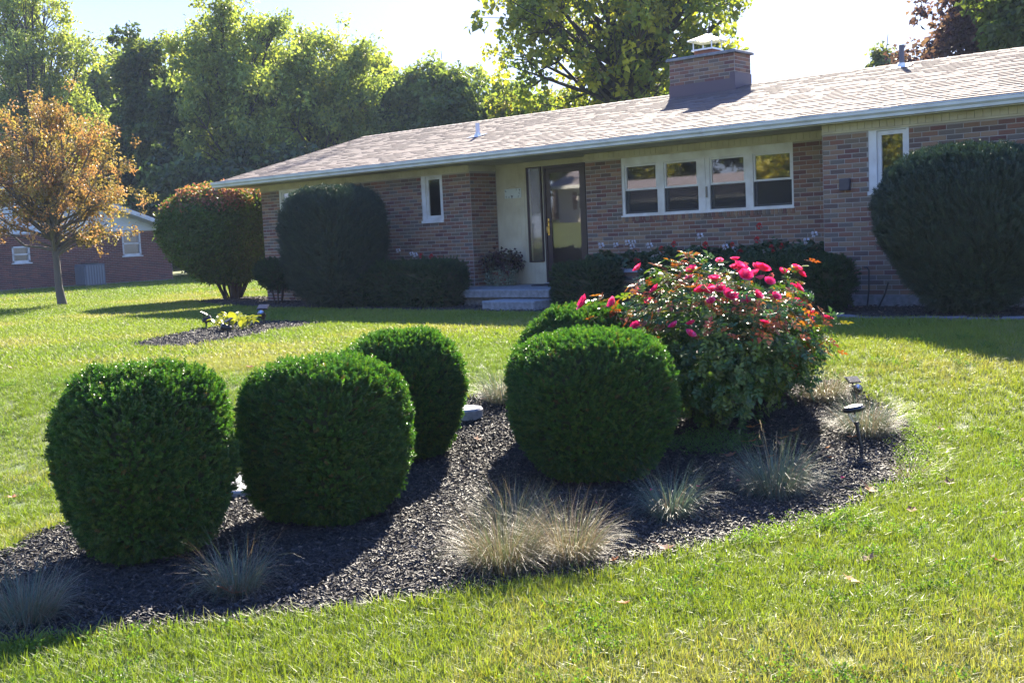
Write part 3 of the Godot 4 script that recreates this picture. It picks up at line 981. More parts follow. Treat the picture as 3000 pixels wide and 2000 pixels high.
# a blob of thin seed stalks, standing out of a tuft
func stalks(seed_: int, k: int, high: float) -> ArrayMesh:
	rng.seed = seed_
	var b := MB.new()
	for i in k:
		var a := rng.randf() * TAU
		var d := Vector3(cos(a), 0, sin(a)) * rnd(0.05, 0.3)
		var h := high * rnd(0.7, 1.1)
		var e := d * h + Vector3(0, h, 0)
		b.tube([Vector3.ZERO, e * 0.5 + Vector3(0, 0.03, 0), e], [0.0016, 0.0013, 0.001], 4, lin(0.28, 0.21, 0.12))
		for j in 9:
			var q := e - (e - d * h * 0.5).normalized() * j * 0.007
			leaf(b, q, Vector3(rnd(-1, 1), 1.2, rnd(-1, 1)).normalized(), Vector3(0.2, 0.3, 1), 0.014, 0.005, lin(0.34, 0.27, 0.17))
	return b.mesh(m_fescue)

# ------------------------------------------------------------------ lawn and mulch
func lawn_tuft(seed_: int, k: int, rad: float, high: float, wide: float, flop := 1.0) -> ArrayMesh:
	rng.seed = seed_
	var b := MB.new()
	for i in k:
		var a := rng.randf() * TAU
		var o := Vector3(rnd(-1, 1) * rad, -0.008, rnd(-1, 1) * rad)
		var lean := pow(rng.randf(), 0.7) * flop
		var d := Vector3(cos(a) * lean, 1.0, sin(a) * lean).normalized()
		var d2 := (d + Vector3(cos(a) * lean * 0.9, -0.25 * lean, sin(a) * lean * 0.9)).normalized()
		var side := Vector3(-sin(a), 0, cos(a)).rotated(Vector3.UP, rnd(-1.0, 1.0))
		var h := high * rnd(0.55, 1.2)
		var w := wide * rnd(0.6, 1.2)
		var f := rnd(0.75, 1.3)
		var yel := rnd(0.85, 1.25)
		var col := Color(f * yel, f, f * rnd(0.7, 1.1))
		if rng.randf() < 0.045: col = Color(1.7, 1.3, 1.8) * rnd(0.6, 1.0)
		var m := o + d * h * 0.55
		var t := m + d2 * h * 0.5
		b.quad(o - side * w * 0.5, o + side * w * 0.5, m + side * w * 0.42, m - side * w * 0.42, col)
		b.tri(m - side * w * 0.42, m + side * w * 0.42, t, col)
	return b.mesh(m_grass)

var m_grass: StandardMaterial3D

func sheet(called: String, poly: PackedVector2Array, cell: float, lift: float, m: Material) -> MeshInstance3D:
	var lo := poly[0]
	var hi := poly[0]
	for q in poly:
		lo = lo.min(q); hi = hi.max(q)
	var b := MB.new()
	var x := lo.x
	while x < hi.x:
		var z := lo.y
		while z < hi.y:
			if inside(Vector2(x + cell * 0.5, z + cell * 0.5), poly):
				b.quad(Vector3(x, land(x, z + cell) + lift, z + cell), Vector3(x + cell, land(x + cell, z + cell) + lift, z + cell), Vector3(x + cell, land(x + cell, z) + lift, z), Vector3(x, land(x, z) + lift, z))
			z += cell
		x += cell
	return structure(called, b.mesh(m))

func chips(called: String, poly: PackedVector2Array, per_m2: float, label: String, keep := 1.0) -> void:
	var lo := poly[0]
	var hi := poly[0]
	for q in poly:
		lo = lo.min(q); hi = hi.max(q)
	rng.seed = hash(called)
	var k := Copies.new()
	var n := int((hi.x - lo.x) * (hi.y - lo.y) * per_m2)
	for i in n:
		var x := rnd(lo.x, hi.x)
		var z := rnd(lo.y, hi.y)
		if not inside(Vector2(x, z), poly): continue
		var t := rng.randf()
		var col := lin(0.014, 0.012, 0.011)
		if t > 0.55: col = lin(0.024, 0.020, 0.018)
		if t > 0.86: col = lin(0.062, 0.052, 0.044)
		if t > 0.975: col = lin(0.17, 0.13, 0.09)
		var f := rnd(0.7, 1.3)
		var bs := Basis.from_euler(Vector3(rnd(-0.5, 0.5), rnd(0, TAU), rnd(-0.6, 0.6))) * Basis.from_scale(Vector3(rnd(0.008, 0.040), rnd(0.003, 0.008), rnd(0.004, 0.010)) * keep)
		k.add(bs, Vector3(x, land(x, z) + 0.012 + rnd(0.0, 0.022), z), Color(col.r * f, col.g * f, col.b * f))
	var b := MB.new()
	var e := 0.5
	# a split sliver: pointed at one end
	b.quad(Vector3(-e, e * 0.7, e), Vector3(e * 0.6, e, e * 0.6), Vector3(e * 0.8, e * 0.8, -e * 0.6), Vector3(-e * 0.8, e, -e))
	b.quad(Vector3(-e, -e, e), Vector3(e * 0.7, -e, e * 0.7), Vector3(e * 0.6, e, e * 0.6), Vector3(-e, e * 0.7, e))
	b.quad(Vector3(e * 0.9, -e, -e * 0.6), Vector3(-e, -e, -e), Vector3(-e * 0.8, e, -e), Vector3(e * 0.8, e * 0.8, -e * 0.6))
	b.quad(Vector3(e * 0.7, -e, e * 0.7), Vector3(e * 0.9, -e, -e * 0.6), Vector3(e * 0.8, e * 0.8, -e * 0.6), Vector3(e * 0.6, e, e * 0.6))
	b.quad(Vector3(-e, -e, -e), Vector3(-e, -e, e), Vector3(-e, e * 0.7, e), Vector3(-e * 0.8, e, -e))
	var o := copies(called, b.mesh(mat(Color.WHITE, 0.68)), k, self, "stuff")
	tag(o, label, "mulch")

# ------------------------------------------------------------------ the beds in front
var bed := PackedVector2Array([Vector2(0.73, 12.12), Vector2(0.44, 11.72), Vector2(0.33, 11.04), Vector2(0.33, 10.29), Vector2(0.21, 9.3), Vector2(0.23, 8.22), Vector2(0.46, 7.5), Vector2(1.30, 6.5), Vector2(2.0, 5.95), Vector2(2.45, 5.80), Vector2(2.90, 5.88), Vector2(3.49, 6.44), Vector2(3.94, 7.02), Vector2(4.20, 7.60), Vector2(4.25, 8.05), Vector2(4.20, 8.53), Vector2(4.28, 9.1), Vector2(4.16, 9.51), Vector2(3.92, 10.05), Vector2(3.82, 10.38), Vector2(3.74, 10.66), Vector2(3.48, 11.02), Vector2(3.25, 11.46), Vector2(2.99, 11.83), Vector2(2.62, 12.27), Vector2(2.19, 12.8), Vector2(1.5, 13.3), Vector2(0.95, 13.0), Vector2(0.75, 12.5)])
var island := PackedVector2Array([Vector2(-6.45, 6.95), Vector2(-7.13, 6.04), Vector2(-7.72, 4.84), Vector2(-8.0, 4.17), Vector2(-7.5, 3.75), Vector2(-6.88, 3.75), Vector2(-6.1, 3.92), Vector2(-5.85, 5.0), Vector2(-5.2, 6.3), Vector2(-4.95, 7.1), Vector2(-5.5, 7.3), Vector2(-6.0, 7.25)])
var house_bed := PackedVector2Array([Vector2(-15.9, -1.6), Vector2(-15.6, -0.2), Vector2(-14.2, 0.6), Vector2(-11.5, 1.3), Vector2(-9.4, 1.52), Vector2(-7.0, 1.6), Vector2(-4.7, 1.75), Vector2(-1.6, 1.9), Vector2(0.8, 1.96), Vector2(3.2, 1.96), Vector2(6.8, 1.9), Vector2(6.8, -0.3), Vector2(-0.3, -0.8), Vector2(-13.3, -0.5), Vector2(-13.4, -1.8)])

func build_garden() -> void:
	var box_tones := [lin(0.082, 0.160, 0.034), lin(0.064, 0.132, 0.031), lin(0.112, 0.196, 0.038), lin(0.052, 0.108, 0.029), lin(0.140, 0.186, 0.040)]
	var row := [
		[Vector3(1.45, 0, 11.65), Vector3(0.425, 0.495, 0.425), "dark green clipped boxwood ball nearest the left edge of the mulch bed"],
		[Vector3(1.69, 0, 10.59), Vector3(0.445, 0.470, 0.445), "dark green clipped boxwood between the leftmost ball and the one behind it"],
		[Vector3(0.97, 0.06, 9.27), Vector3(0.425, 0.445, 0.425), "clipped boxwood beside the round concrete stepping stone"],
		[Vector3(2.46, 0.01, 8.98), Vector3(0.515, 0.475, 0.515), "large clipped boxwood right in front of the rose bush"],
		[Vector3(1.72, 0.10, 8.0), Vector3(0.46, 0.47, 0.46), "clipped boxwood half hidden behind the large one, left of the roses"],
		[Vector3(2.36, 0.22, 6.62), Vector3(0.45, 0.40, 0.45), "clipped boxwood hidden behind the rose bush"],
	]
	var leans := [Vector3(0.05, 0.0, -0.03), Vector3(-0.02, 0.0, 0.03), Vector3(0.03, 0.0, 0.02), Vector3(-0.03, 0.0, 0.0), Vector3.ZERO, Vector3(0.02, 0.0, 0.02)]
	for i in row.size():
		var q: Array = row[i]
		clipped("boxwood", q[0], q[1], [3.2, 3.3, 3.1, 3.2, 3.0, 2.8][i], box_shoots, 4700.0, 0.80, box_tones, q[2], "shrub", "clipped boxwoods in the mulch bed", {"taper": [0.18, 0.12, 0.15, 0.20, 0.16, 0.16][i], "lumps": [0.06, 0.045, 0.05, 0.04, 0.05, 0.05][i], "turn": q[0].x, "stray": [0.24, 0.18, 0.22, 0.14, 0.2, 0.2][i], "lean": leans[i], "brown": 0.012})
	build_rose(Vector3(2.56, land(2.56, 7.55), 7.55))
	build_fescue()
	build_lights()
	# stones
	rng.seed = 77
	var b := MB.new()
	b.lathe(Vector3.ZERO, [Vector2(0.14, 0.0), Vector2(0.145, 0.07), Vector2(0.133, 0.085), Vector2(0.0, 0.087)], 28)
	var disc := part("stepping_stone", b.mesh(m_stone), self, Vector3(0.74, land(0.74, 8.34) + 0.012, 8.34))
	tag(disc, "round grey concrete stepping stone beside the boxwoods", "stone")
	b = MB.new()
	b.bevel(Vector3.ZERO, Vector3(0.52, 0.62, 0.06), 0.012)
	var slab := part("stone_slab", b.mesh(m_stone), self, Vector3(0.66, 0.035, 10.36))
	slab.rotation = Vector3(-PI / 2, 0.75, 0)
	tag(slab, "flat pale stone slab lying between two boxwoods", "stone")
	# low green plants under the roses, clover along the bed's right edge
	rng.seed = 78
	var small := spray(16, 0.42, 0.22, leaf_mat(lin(0.5, 0.6, 0.2)), 301)
	var cover := thing("ground_cover", Vector3(2.78, land(2.78, 7.95), 7.95), "low green ground cover under the rose bush", "plant")
	var k := Copies.new()
	for i in 260:
		var a := rng.randf() * TAU
		var d := sqrt(rng.randf()) * 0.32
		k.add(turned(rnd(0, TAU), rnd(-0.4, 0.4), 0.0, rnd(0.03, 0.05)), Vector3(cos(a) * d, rnd(0.01, 0.13) * (1.2 - d * 2.0), sin(a) * d), lin(0.07, 0.15, 0.03) * rnd(0.7, 1.3))
	copies("foliage", small, k, cover, "stuff")
	k = Copies.new()
	for i in 520:
		var t := rng.randf()
		var e := Vector2(3.62, 6.55).lerp(Vector2(4.28, 8.2), t) if i % 3 else Vector2(4.28, 9.05).lerp(Vector2(4.0, 9.9), t)
		e += Vector2(rng.randfn() * 0.07 + 0.05, rng.randfn() * 0.07)
		k.add(turned(rnd(0, TAU), rnd(-0.4, 0.4), 0.0, rnd(0.02, 0.035)), Vector3(e.x, land(e.x, e.y) + rnd(0.02, 0.06), e.y), lin(0.30, 0.40, 0.03) * rnd(0.7, 1.3))
	tag(copies("clover", small, k, self, "stuff"), "bright yellow-green clover along the right edge of the mulch bed", "clover")
	# fallen leaves
	var lm: Array[ArrayMesh] = []
	var tones := [lin(0.36, 0.12, 0.035), lin(0.26, 0.10, 0.045), lin(0.42, 0.19, 0.06), lin(0.16, 0.075, 0.04), lin(0.30, 0.16, 0.09)]
	for i in 5:
		var lb := MB.new()
		var pts: Array[Vector3] = []
		for s in 11:
			var a := TAU * s / 10.0
			var rr := 0.034 * (1.0 if s % 2 == 0 else 0.62) * rnd(0.85, 1.15)
			pts.push_back(Vector3(cos(a) * rr * 1.25, 0.35 * rr * rr * 30.0 + rnd(0.0, 0.008), -sin(a) * rr))
		for s in 10: lb.tri(Vector3(0, 0.002, 0), pts[s], pts[s + 1])
		lb.tube([pts[0], pts[0] + Vector3(0.03, 0.006, 0.0)], [0.0012, 0.0008], 4)
		var m := leaf_mat(lin(0.5, 0.4, 0.3), 0.7)
		m.albedo_color = Color(tones[i]).linear_to_srgb()
		lm.push_back(lb.mesh(m))
	var lawn_spots := [[-2.31, 8.15], [-5.92, 7.48], [-3.74, 8.92], [-2.51, 8.52], [-4.92, 9.3], [-0.97, 10.12], [-0.48, 11.46], [4.5, 8.16], [4.71, 9.87], [4.77, 10.22], [5.2, 9.59], [4.1, 11.01], [3.97, 6.79], [4.55, 8.9], [-1.4, 9.2], [5.0, 8.4]]
	var bed_spots := [[4.19, 8.6], [2.53, 11.89], [3.53, 10.33], [3.72, 10.53], [3.83, 10.25], [3.53, 7.81], [3.63, 7.92], [3.51, 7.68], [3.34, 7.69], [3.55, 7.35], [3.13, 7.4], [2.82, 7.48], [2.95, 7.54], [2.92, 7.63], [1.27, 8.79], [0.59, 7.93], [3.32, 10.33], [3.43, 6.74], [3.1, 7.9], [3.2, 7.75], [3.3, 8.1], [3.05, 8.2], [3.6, 8.3], [2.7, 9.75], [1.5, 8.6], [0.55, 9.9], [3.15, 7.62], [3.0, 7.80]]
	for set_ in [[lawn_spots, 0.03, "brown fallen leaf lying on the lawn", "fallen leaves on the lawn"], [bed_spots, 0.04, "orange fallen leaf lying on the mulch", "fallen leaves on the mulch"]]:
		for q in set_[0]:
			var o := part("fallen_leaf", lm[rng.randi() % 5], self, Vector3(q[0], land(q[0], q[1]) + set_[1], q[1]))
			o.rotation = Vector3(rnd(-0.4, 0.4), rnd(0, TAU), rnd(-0.4, 0.4))
			o.scale = Vector3.ONE * (1.9 if q[0] == 2.53 else rnd(0.7, 1.25))
			tag(o, set_[2], "leaf", set_[3])
	rng.seed = 79
	for i in 7:
		var pm := MB.new()
		leaf(pm, Vector3.ZERO, Vector3(1, 0.1, 0), Vector3.UP, 0.035, 0.03, Color.WHITE, 0.35)
		var mm := leaf_mat(lin(0.5, 0.2, 0.3), 0.6)
		mm.albedo_color = lin(0.62, 0.03, 0.12).linear_to_srgb()
		var at: Array = [[3.62, 8.25], [3.25, 8.95], [3.05, 9.2], [3.30, 9.5], [3.9, 8.35], [3.4, 8.7], [2.95, 9.6]][i]
		var o := part("rose_petal", pm.mesh(mm), self, Vector3(at[0], land(at[0], at[1]) + 0.03, at[1]))
		o.rotation.y = rnd(0, TAU)
		tag(o, "pink rose petal fallen on the mulch", "petal", "fallen rose petals")

var m_stone: StandardMaterial3D

func build_rose(at: Vector3) -> void:
	var t := thing("rose_bush", at, "tall rose bush in bloom with hot pink flowers behind the boxwoods", "rose bush")
	rng.seed = 4242
	var m := leaf_mat(lin(0.5, 0.65, 0.16), 0.36, 0.5)
	var b := MB.new()
	# a compound leaf of five leaflets
	for q in [[0.0, 0.075, 1.0], [0.9, 0.05, 0.85], [-0.9, 0.05, 0.85], [1.0, 0.022, 0.7], [-1.0, 0.022, 0.7]]:
		var d := Vector3(sin(q[0]), 0.12, cos(q[0]))
		leaf(b, Vector3(0, 0.01, q[1] * 0.9), d.normalized(), Vector3.UP, 0.052 * q[2], 0.034 * q[2], Color.WHITE, 0.22)
	b.tube([Vector3(0, 0, -0.02), Vector3(0, 0.008, 0.07)], [0.0012, 0.0008], 4, Color(1.2, 0.8, 0.6))
	var lm := b.mesh(m)
	var k := Copies.new()
	var canes := MB.new()
	var tips: Array[Vector3] = []
	for i in 26:
		var a := TAU * i / 26.0 * 2.4 + rnd(-0.2, 0.2)
		var out := sqrt(rng.randf()) * 0.72
		var h := rnd(1.02, 1.26) * (1.0 - 0.40 * pow(out / 0.78, 2.5))
		var e := Vector3(cos(a) * out, h, sin(a) * out)
		var mid := Vector3(cos(a) * out * 0.45, h * 0.55, sin(a) * out * 0.45)
		canes.tube([Vector3(cos(a) * 0.08, 0, sin(a) * 0.08), mid, e], [0.009, 0.006, 0.003], 6, lin(0.05, 0.06, 0.025))
		tips.push_back(e)
	part("cane", canes.mesh(m_twigv), t)
	var greens := [lin(0.055, 0.110, 0.026), lin(0.072, 0.130, 0.028), lin(0.040, 0.086, 0.026), lin(0.130, 0.180, 0.036)]
	var young := [lin(0.42, 0.085, 0.035), lin(0.34, 0.090, 0.035), lin(0.50, 0.15, 0.04), lin(0.24, 0.18, 0.04)]
	for i in 4000:
		var d := Vector3(rng.randfn(), rng.randfn(), rng.randfn()).normalized()
		var nz := 1.0 + 0.22 * noise.get_noise_3d(d.x * 60.0, d.y * 60.0, d.z * 60.0) / 0.5
		var s := pow(rng.randf(), 0.30) * nz
		var q := Vector3(0, 0.64, 0) + Vector3(d.x * 0.74, d.y * 0.56, d.z * 0.74) * s
		if q.y < 0.10: continue
		if q.y < 0.32 and rng.randf() < 0.45: continue
		var tone: Color = greens[rng.randi() % 4]
		var outer := s > 0.86 and q.y > 0.72
		if outer and rng.randf() < 0.42: tone = young[rng.randi() % 4]
		var f := rnd(0.75, 1.3)
		k.add(facing((d * 0.7 + Vector3(rnd(-0.7, 0.7), rnd(0.1, 1.0), rnd(-0.7, 0.7))).normalized(), rnd(0, TAU), rnd(0.75, 1.2)), q, Color(tone.r * f, tone.g * f, tone.b * f))
	# loose side shoots that stand out of the bush
	for e in [Vector3(0.72, 0.66, -0.42), Vector3(0.68, 0.74, -0.36), Vector3(0.66, 0.58, -0.52), Vector3(-0.55, 0.95, 0.55), Vector3(-0.62, 0.86, 0.62), Vector3(0.34, 1.12, -0.62)]:
		for j in 46:
			var tt := rnd(0.55, 1.12)
			var q2: Vector3 = e * tt + Vector3(rnd(-0.06, 0.06), rnd(-0.06, 0.06), rnd(-0.06, 0.06))
			var tone2: Color = young[rng.randi() % 4] if rng.randf() < 0.5 else greens[rng.randi() % 4]
			k.add(facing((e.normalized() + Vector3(rnd(-1, 1), rnd(0, 1), rnd(-1, 1))).normalized(), rnd(0, TAU), rnd(0.7, 1.1)), q2, tone2 * rnd(0.8, 1.2))
	copies("foliage", lm, k, t, "stuff")
	# blooms: cupped petals in three rings
	var pm := leaf_mat(lin(0.9, 0.5, 0.6), 0.55)
	var kinds: Array[ArrayMesh] = []
	for v in 3:
		var pb := MB.new()
		for ring in 3:
			var np: int = [4, 5, 6][ring]
			for i in np:
				var a := TAU * (i + ring * 0.4) / np + rnd(-0.15, 0.15)
				var open: float = [0.10, 0.42, 0.80][ring] + (v - 1) * 0.15
				var dir := Vector3(cos(a) * sin(open), cos(open), sin(a) * sin(open))
				var side := Vector3(-sin(a), 0, cos(a))
				var lng: float = [0.034, 0.042, 0.046][ring]
				var wd: float = [0.016, 0.025, 0.031][ring]
				var f := rnd(0.85, 1.15)
				var col := lin(0.80 * f, 0.045 * f, 0.190 * f) if rng.randf() < 0.65 else lin(0.88, 0.20, 0.38)
				var p0 := Vector3(cos(a), 0, sin(a)) * 0.003
				var p1 := p0 + dir * lng * 0.55 - Vector3(0, 0.003, 0)
				var p2 := p0 + dir * lng + Vector3(cos(a), 0.0, sin(a)) * 0.007 * ring
				pb.quad(p0 - side * wd * 0.3, p0 + side * wd * 0.3, p1 + side * wd, p1 - side * wd, col)
				pb.quad(p1 - side * wd, p1 + side * wd, p2 + side * wd * 0.75, p2 - side * wd * 0.75, col)
		kinds.push_back(pb.mesh(pm))
	var spots := [[2.53, 1.3, 7.77], [2.59, 1.25, 7.91], [2.78, 1.3, 7.5], [2.74, 1.31, 7.51], [2.9, 1.25, 7.66], [2.7, 1.27, 7.03], [2.64, 1.29, 7.03], [1.97, 1.32, 7.62], [2.0, 1.11, 8.38], [2.17, 1.1, 8.25], [2.37, 1.18, 8.01], [2.76, 1.17, 8.01], [2.83, 1.16, 8.01], [2.86, 1.18, 7.95], [2.94, 1.13, 7.96], [3.07, 1.12, 7.81], [3.03, 1.2, 7.55], [2.8, 1.23, 7.06], [2.85, 1.24, 6.97], [2.9, 1.26, 6.85], [2.95, 1.23, 6.89], [3.02, 1.14, 7.15], [3.06, 1.13, 7.15], [2.56, 1.32, 7.01], [2.39, 1.34, 7.12], [2.47, 1.35, 7.02], [3.34, 0.92, 7.26], [2.86, 1.1, 8.07]]
	var wb := MB.new()
	for i in 9:
		var a := TAU * i / 9.0 + rnd(-0.2, 0.2)
		leaf(wb, Vector3.ZERO, Vector3(cos(a) * 0.8, rnd(-0.4, 0.7), sin(a) * 0.8).normalized(), Vector3.UP, 0.03, 0.022, lin(0.52, 0.22, 0.20) if i % 2 else lin(0.34, 0.17, 0.10), 0.3)
	var wilted := wb.mesh(pm)
	var big := [0, 2, 5, 11, 12, 4, 9, 8, 14]
	for i in 24:
		var a := rng.randf() * TAU
		var h := rnd(0.25, 0.95)
		var w := sqrt(1.0 - h * h)
		spots.push_back([at.x + cos(a) * w * 0.76, at.y + 0.64 + h * 0.585, at.z + sin(a) * w * 0.76])
	for i in spots.size():
		var p := Vector3(spots[i][0], spots[i][1], spots[i][2]) - at
		var kind := i % 3
		var o := part("bloom", kinds[kind] if i % 6 != 5 or i < 12 else wilted, t, p)
		var s := (1.15 if i in big else 0.8) * rnd(0.8, 1.1)
		o.transform = Transform3D(facing((Vector3(p.x * 0.7, 0.7, p.z * 0.7) + Vector3(rnd(-0.5, 0.5), 0, rnd(-0.5, 0.5))).normalized(), rnd(0, TAU), s), p)
		var sb := MB.new()
		sb.tube([Vector3(p.x * 0.86, p.y - 0.22, p.z * 0.86), Vector3(p.x * 0.96, p.y - 0.1, p.z * 0.96), p], [0.003, 0.0026, 0.002], 5, lin(0.06, 0.075, 0.03))
		part("flower_stem", sb.mesh(m_twigv), t)

var m_twigv: StandardMaterial3D

func build_fescue() -> void:
	var blue := [lin(0.115, 0.165, 0.120), lin(0.092, 0.140, 0.098), lin(0.135, 0.185, 0.130), lin(0.090, 0.130, 0.066)]
	var olive := [lin(0.130, 0.150, 0.070), lin(0.105, 0.130, 0.060), lin(0.150, 0.165, 0.080)]
	var tan := [lin(0.24, 0.180, 0.115), lin(0.19, 0.140, 0.088), lin(0.31, 0.245, 0.165), lin(0.15, 0.108, 0.068)]
	var list := [
		[2.44, 11.80, 0.26, 0.33, 950, blue, 0.40, "small blue-grey fescue tuft in front of the second boxwood, by a curled leaf", 1.0],
		[3.29, 10.86, 0.36, 0.40, 1900, olive, 0.50, "straw-coloured fescue tuft, left one of the big pair at the lawn edge", 0.82],
		[3.49, 10.60, 0.32, 0.37, 1700, olive, 0.64, "driest tan fescue tuft, right one of the big pair at the lawn edge", 0.82],
		[2.92, 10.32, 0.28, 0.40, 1000, olive, 0.48, "fescue tuft behind the straw-coloured pair, in front of the large boxwood", 0.9],
		[3.47, 9.63, 0.24, 0.38, 950, blue, 0.16, "slim blue fescue tuft with upright blades right of the straw-coloured pair", 0.95],
		[3.70, 8.83, 0.38, 0.40, 2200, blue, 0.22, "largest blue-green fescue tuft in front of the rose bush", 1.0],
		[3.56, 7.14, 0.36, 0.40, 1900, blue, 0.42, "fescue tuft right behind the path light", 1.0],
		[2.92, 6.42, 0.36, 0.38, 1600, olive, 0.50, "farthest fescue tuft, left of the solar spotlight", 1.0],
		[1.96, 12.58, 0.30, 0.36, 1300, blue, 0.45, "dark fescue tuft cut off by the left edge of the picture", 1.0],
		[0.70, 7.82, 0.36, 0.40, 1500, blue, 0.35, "pale blue fescue tuft behind the round stepping stone", 1.0],
		[4.22, 8.05, 0.20, 0.32, 160, olive, 0.55, "thin grass tuft leaning over the bed's right edge", 1.35],
	]
	for i in list.size():
		var q: Array = list[i]
		var t := thing("fescue_tuft", Vector3(q[0], land(q[0], q[1]) + 0.01, q[1]), q[7], "ornamental grass", "fescue tufts in the mulch bed")
		part("blades", tuft_mesh(900 + i, q[4], q[2], q[3], q[5], tan, q[6], q[8]), t)
		if i == 5: part("seed_stalks", stalks(55, 8, 0.42), t)

func build_lights() -> void:
	# path light leaning a little to the left
	var g := land(3.69, 7.52)
	var t := thing("path_light", Vector3(3.69, g, 7.52), "black solar path light on a short post, leaning, in the mulch", "garden light")
	t.rotation = Vector3(-0.02, 0.3, 0.17)
	t.scale = Vector3.ONE * 1.14
	var b := MB.new()
	b.tube([Vector3(0, -0.06, 0), Vector3(0, 0.16, 0), Vector3(0, 0.175, 0), Vector3(0, 0.185, 0)], [0.0105, 0.0105, 0.016, 0.017], 14)
	part("post", b.mesh(m_black), t)
	b = MB.new()
	b.lathe(Vector3.ZERO, [Vector2(0.019, 0.182), Vector2(0.034, 0.21), Vector2(0.043, 0.252), Vector2(0.041, 0.254), Vector2(0.032, 0.212), Vector2(0.016, 0.186)], 24)
	for i in 12:
		var a := TAU * i / 12.0
		b.tube([Vector3(cos(a) * 0.020, 0.184, sin(a) * 0.020), Vector3(cos(a) * 0.044, 0.252, sin(a) * 0.044)], [0.0014, 0.0018], 5)
	part("lens", b.mesh(m_clear), t)
	b = MB.new()
	b.lathe(Vector3.ZERO, [Vector2(0.0, 0.250), Vector2(0.056, 0.250), Vector2(0.066, 0.257), Vector2(0.068, 0.268), Vector2(0.058, 0.276), Vector2(0.054, 0.283), Vector2(0.0, 0.287)], 24)
	b.tube([Vector3(0, 0.25, 0), Vector3(0, 0.232, 0)], [0.009, 0.006], 8)
	part("cap", b.mesh(m_black), t)
	b = MB.new()
	b.span(Vector3(-0.027, 0.286, -0.027), Vector3(0.027, 0.2895, 0.027))
	part("solar_panel", b.mesh(m_solar), t)
	for q in [
		[Vector3(3.14, 0, 6.36), 0.9, 1.15, "black solar spotlight behind the path light at the back of the big bed"],
		[Vector3(-7.55, 0, 5.05), 2.4, 1.45, "small black spotlight left of the hosta in the island bed"],
		[Vector3(-6.95, 0, 4.45), 0.6, 1.75, "black spotlight with its panel raised behind the hosta"],
		[Vector3(-5.75, 0, 5.95), -0.4, 1.45, "black spotlight in front of the hosta"]]:
		var at: Vector3 = q[0]
		at.y = land(at.x, at.z)
		var s := thing("solar_spotlight", at, q[3], "garden light", "solar spotlights in the beds", q[1])
		s.scale = Vector3.ONE * q[2]
		var f := MB.new()
		f.tube([Vector3(0, -0.05, 0), Vector3(0, 0.05, 0), Vector3(0, 0.075, 0)], [0.004, 0.009, 0.012], 8)
		f.span(Vector3(-0.016, 0.06, -0.012), Vector3(0.016, 0.09, 0.012))
		part("stake", f.mesh(m_black), s)
		f = MB.new()
		f.tube([Vector3(0.0, 0.088, -0.035), Vector3(0.0, 0.095, 0.0), Vector3(0.0, 0.108, 0.045), Vector3(0, 0.112, 0.055)], [0.016, 0.026, 0.034, 0.036], 14)
		part("lamp_head", f.mesh(m_black), s)
		f = MB.new()
		f.tube([Vector3(0, 0.113, 0.052), Vector3(0, 0.1135, 0.057)], [0.03, 0.03], 14)
		part("lens", f.mesh(m_clear), s)
		f = MB.new()
		f.box(Vector3(0, 0.165, -0.015), Vector3(0.095, 0.008, 0.075), Color.WHITE, Basis(Vector3.RIGHT, 0.5))
		f.tube([Vector3(0, 0.09, -0.02), Vector3(0, 0.163, -0.018)], [0.008, 0.008], 8)
		part("solar_panel_frame", f.mesh(m_black), s)
		f = MB.new()
		f.box(Vector3(0, 0.1705, -0.013), Vector3(0.08, 0.003, 0.062), Color.WHITE, Basis(Vector3.RIGHT, 0.5))
		part("solar_panel", f.mesh(m_solar), s)

var m_clear: StandardMaterial3D
var m_solar: StandardMaterial3D

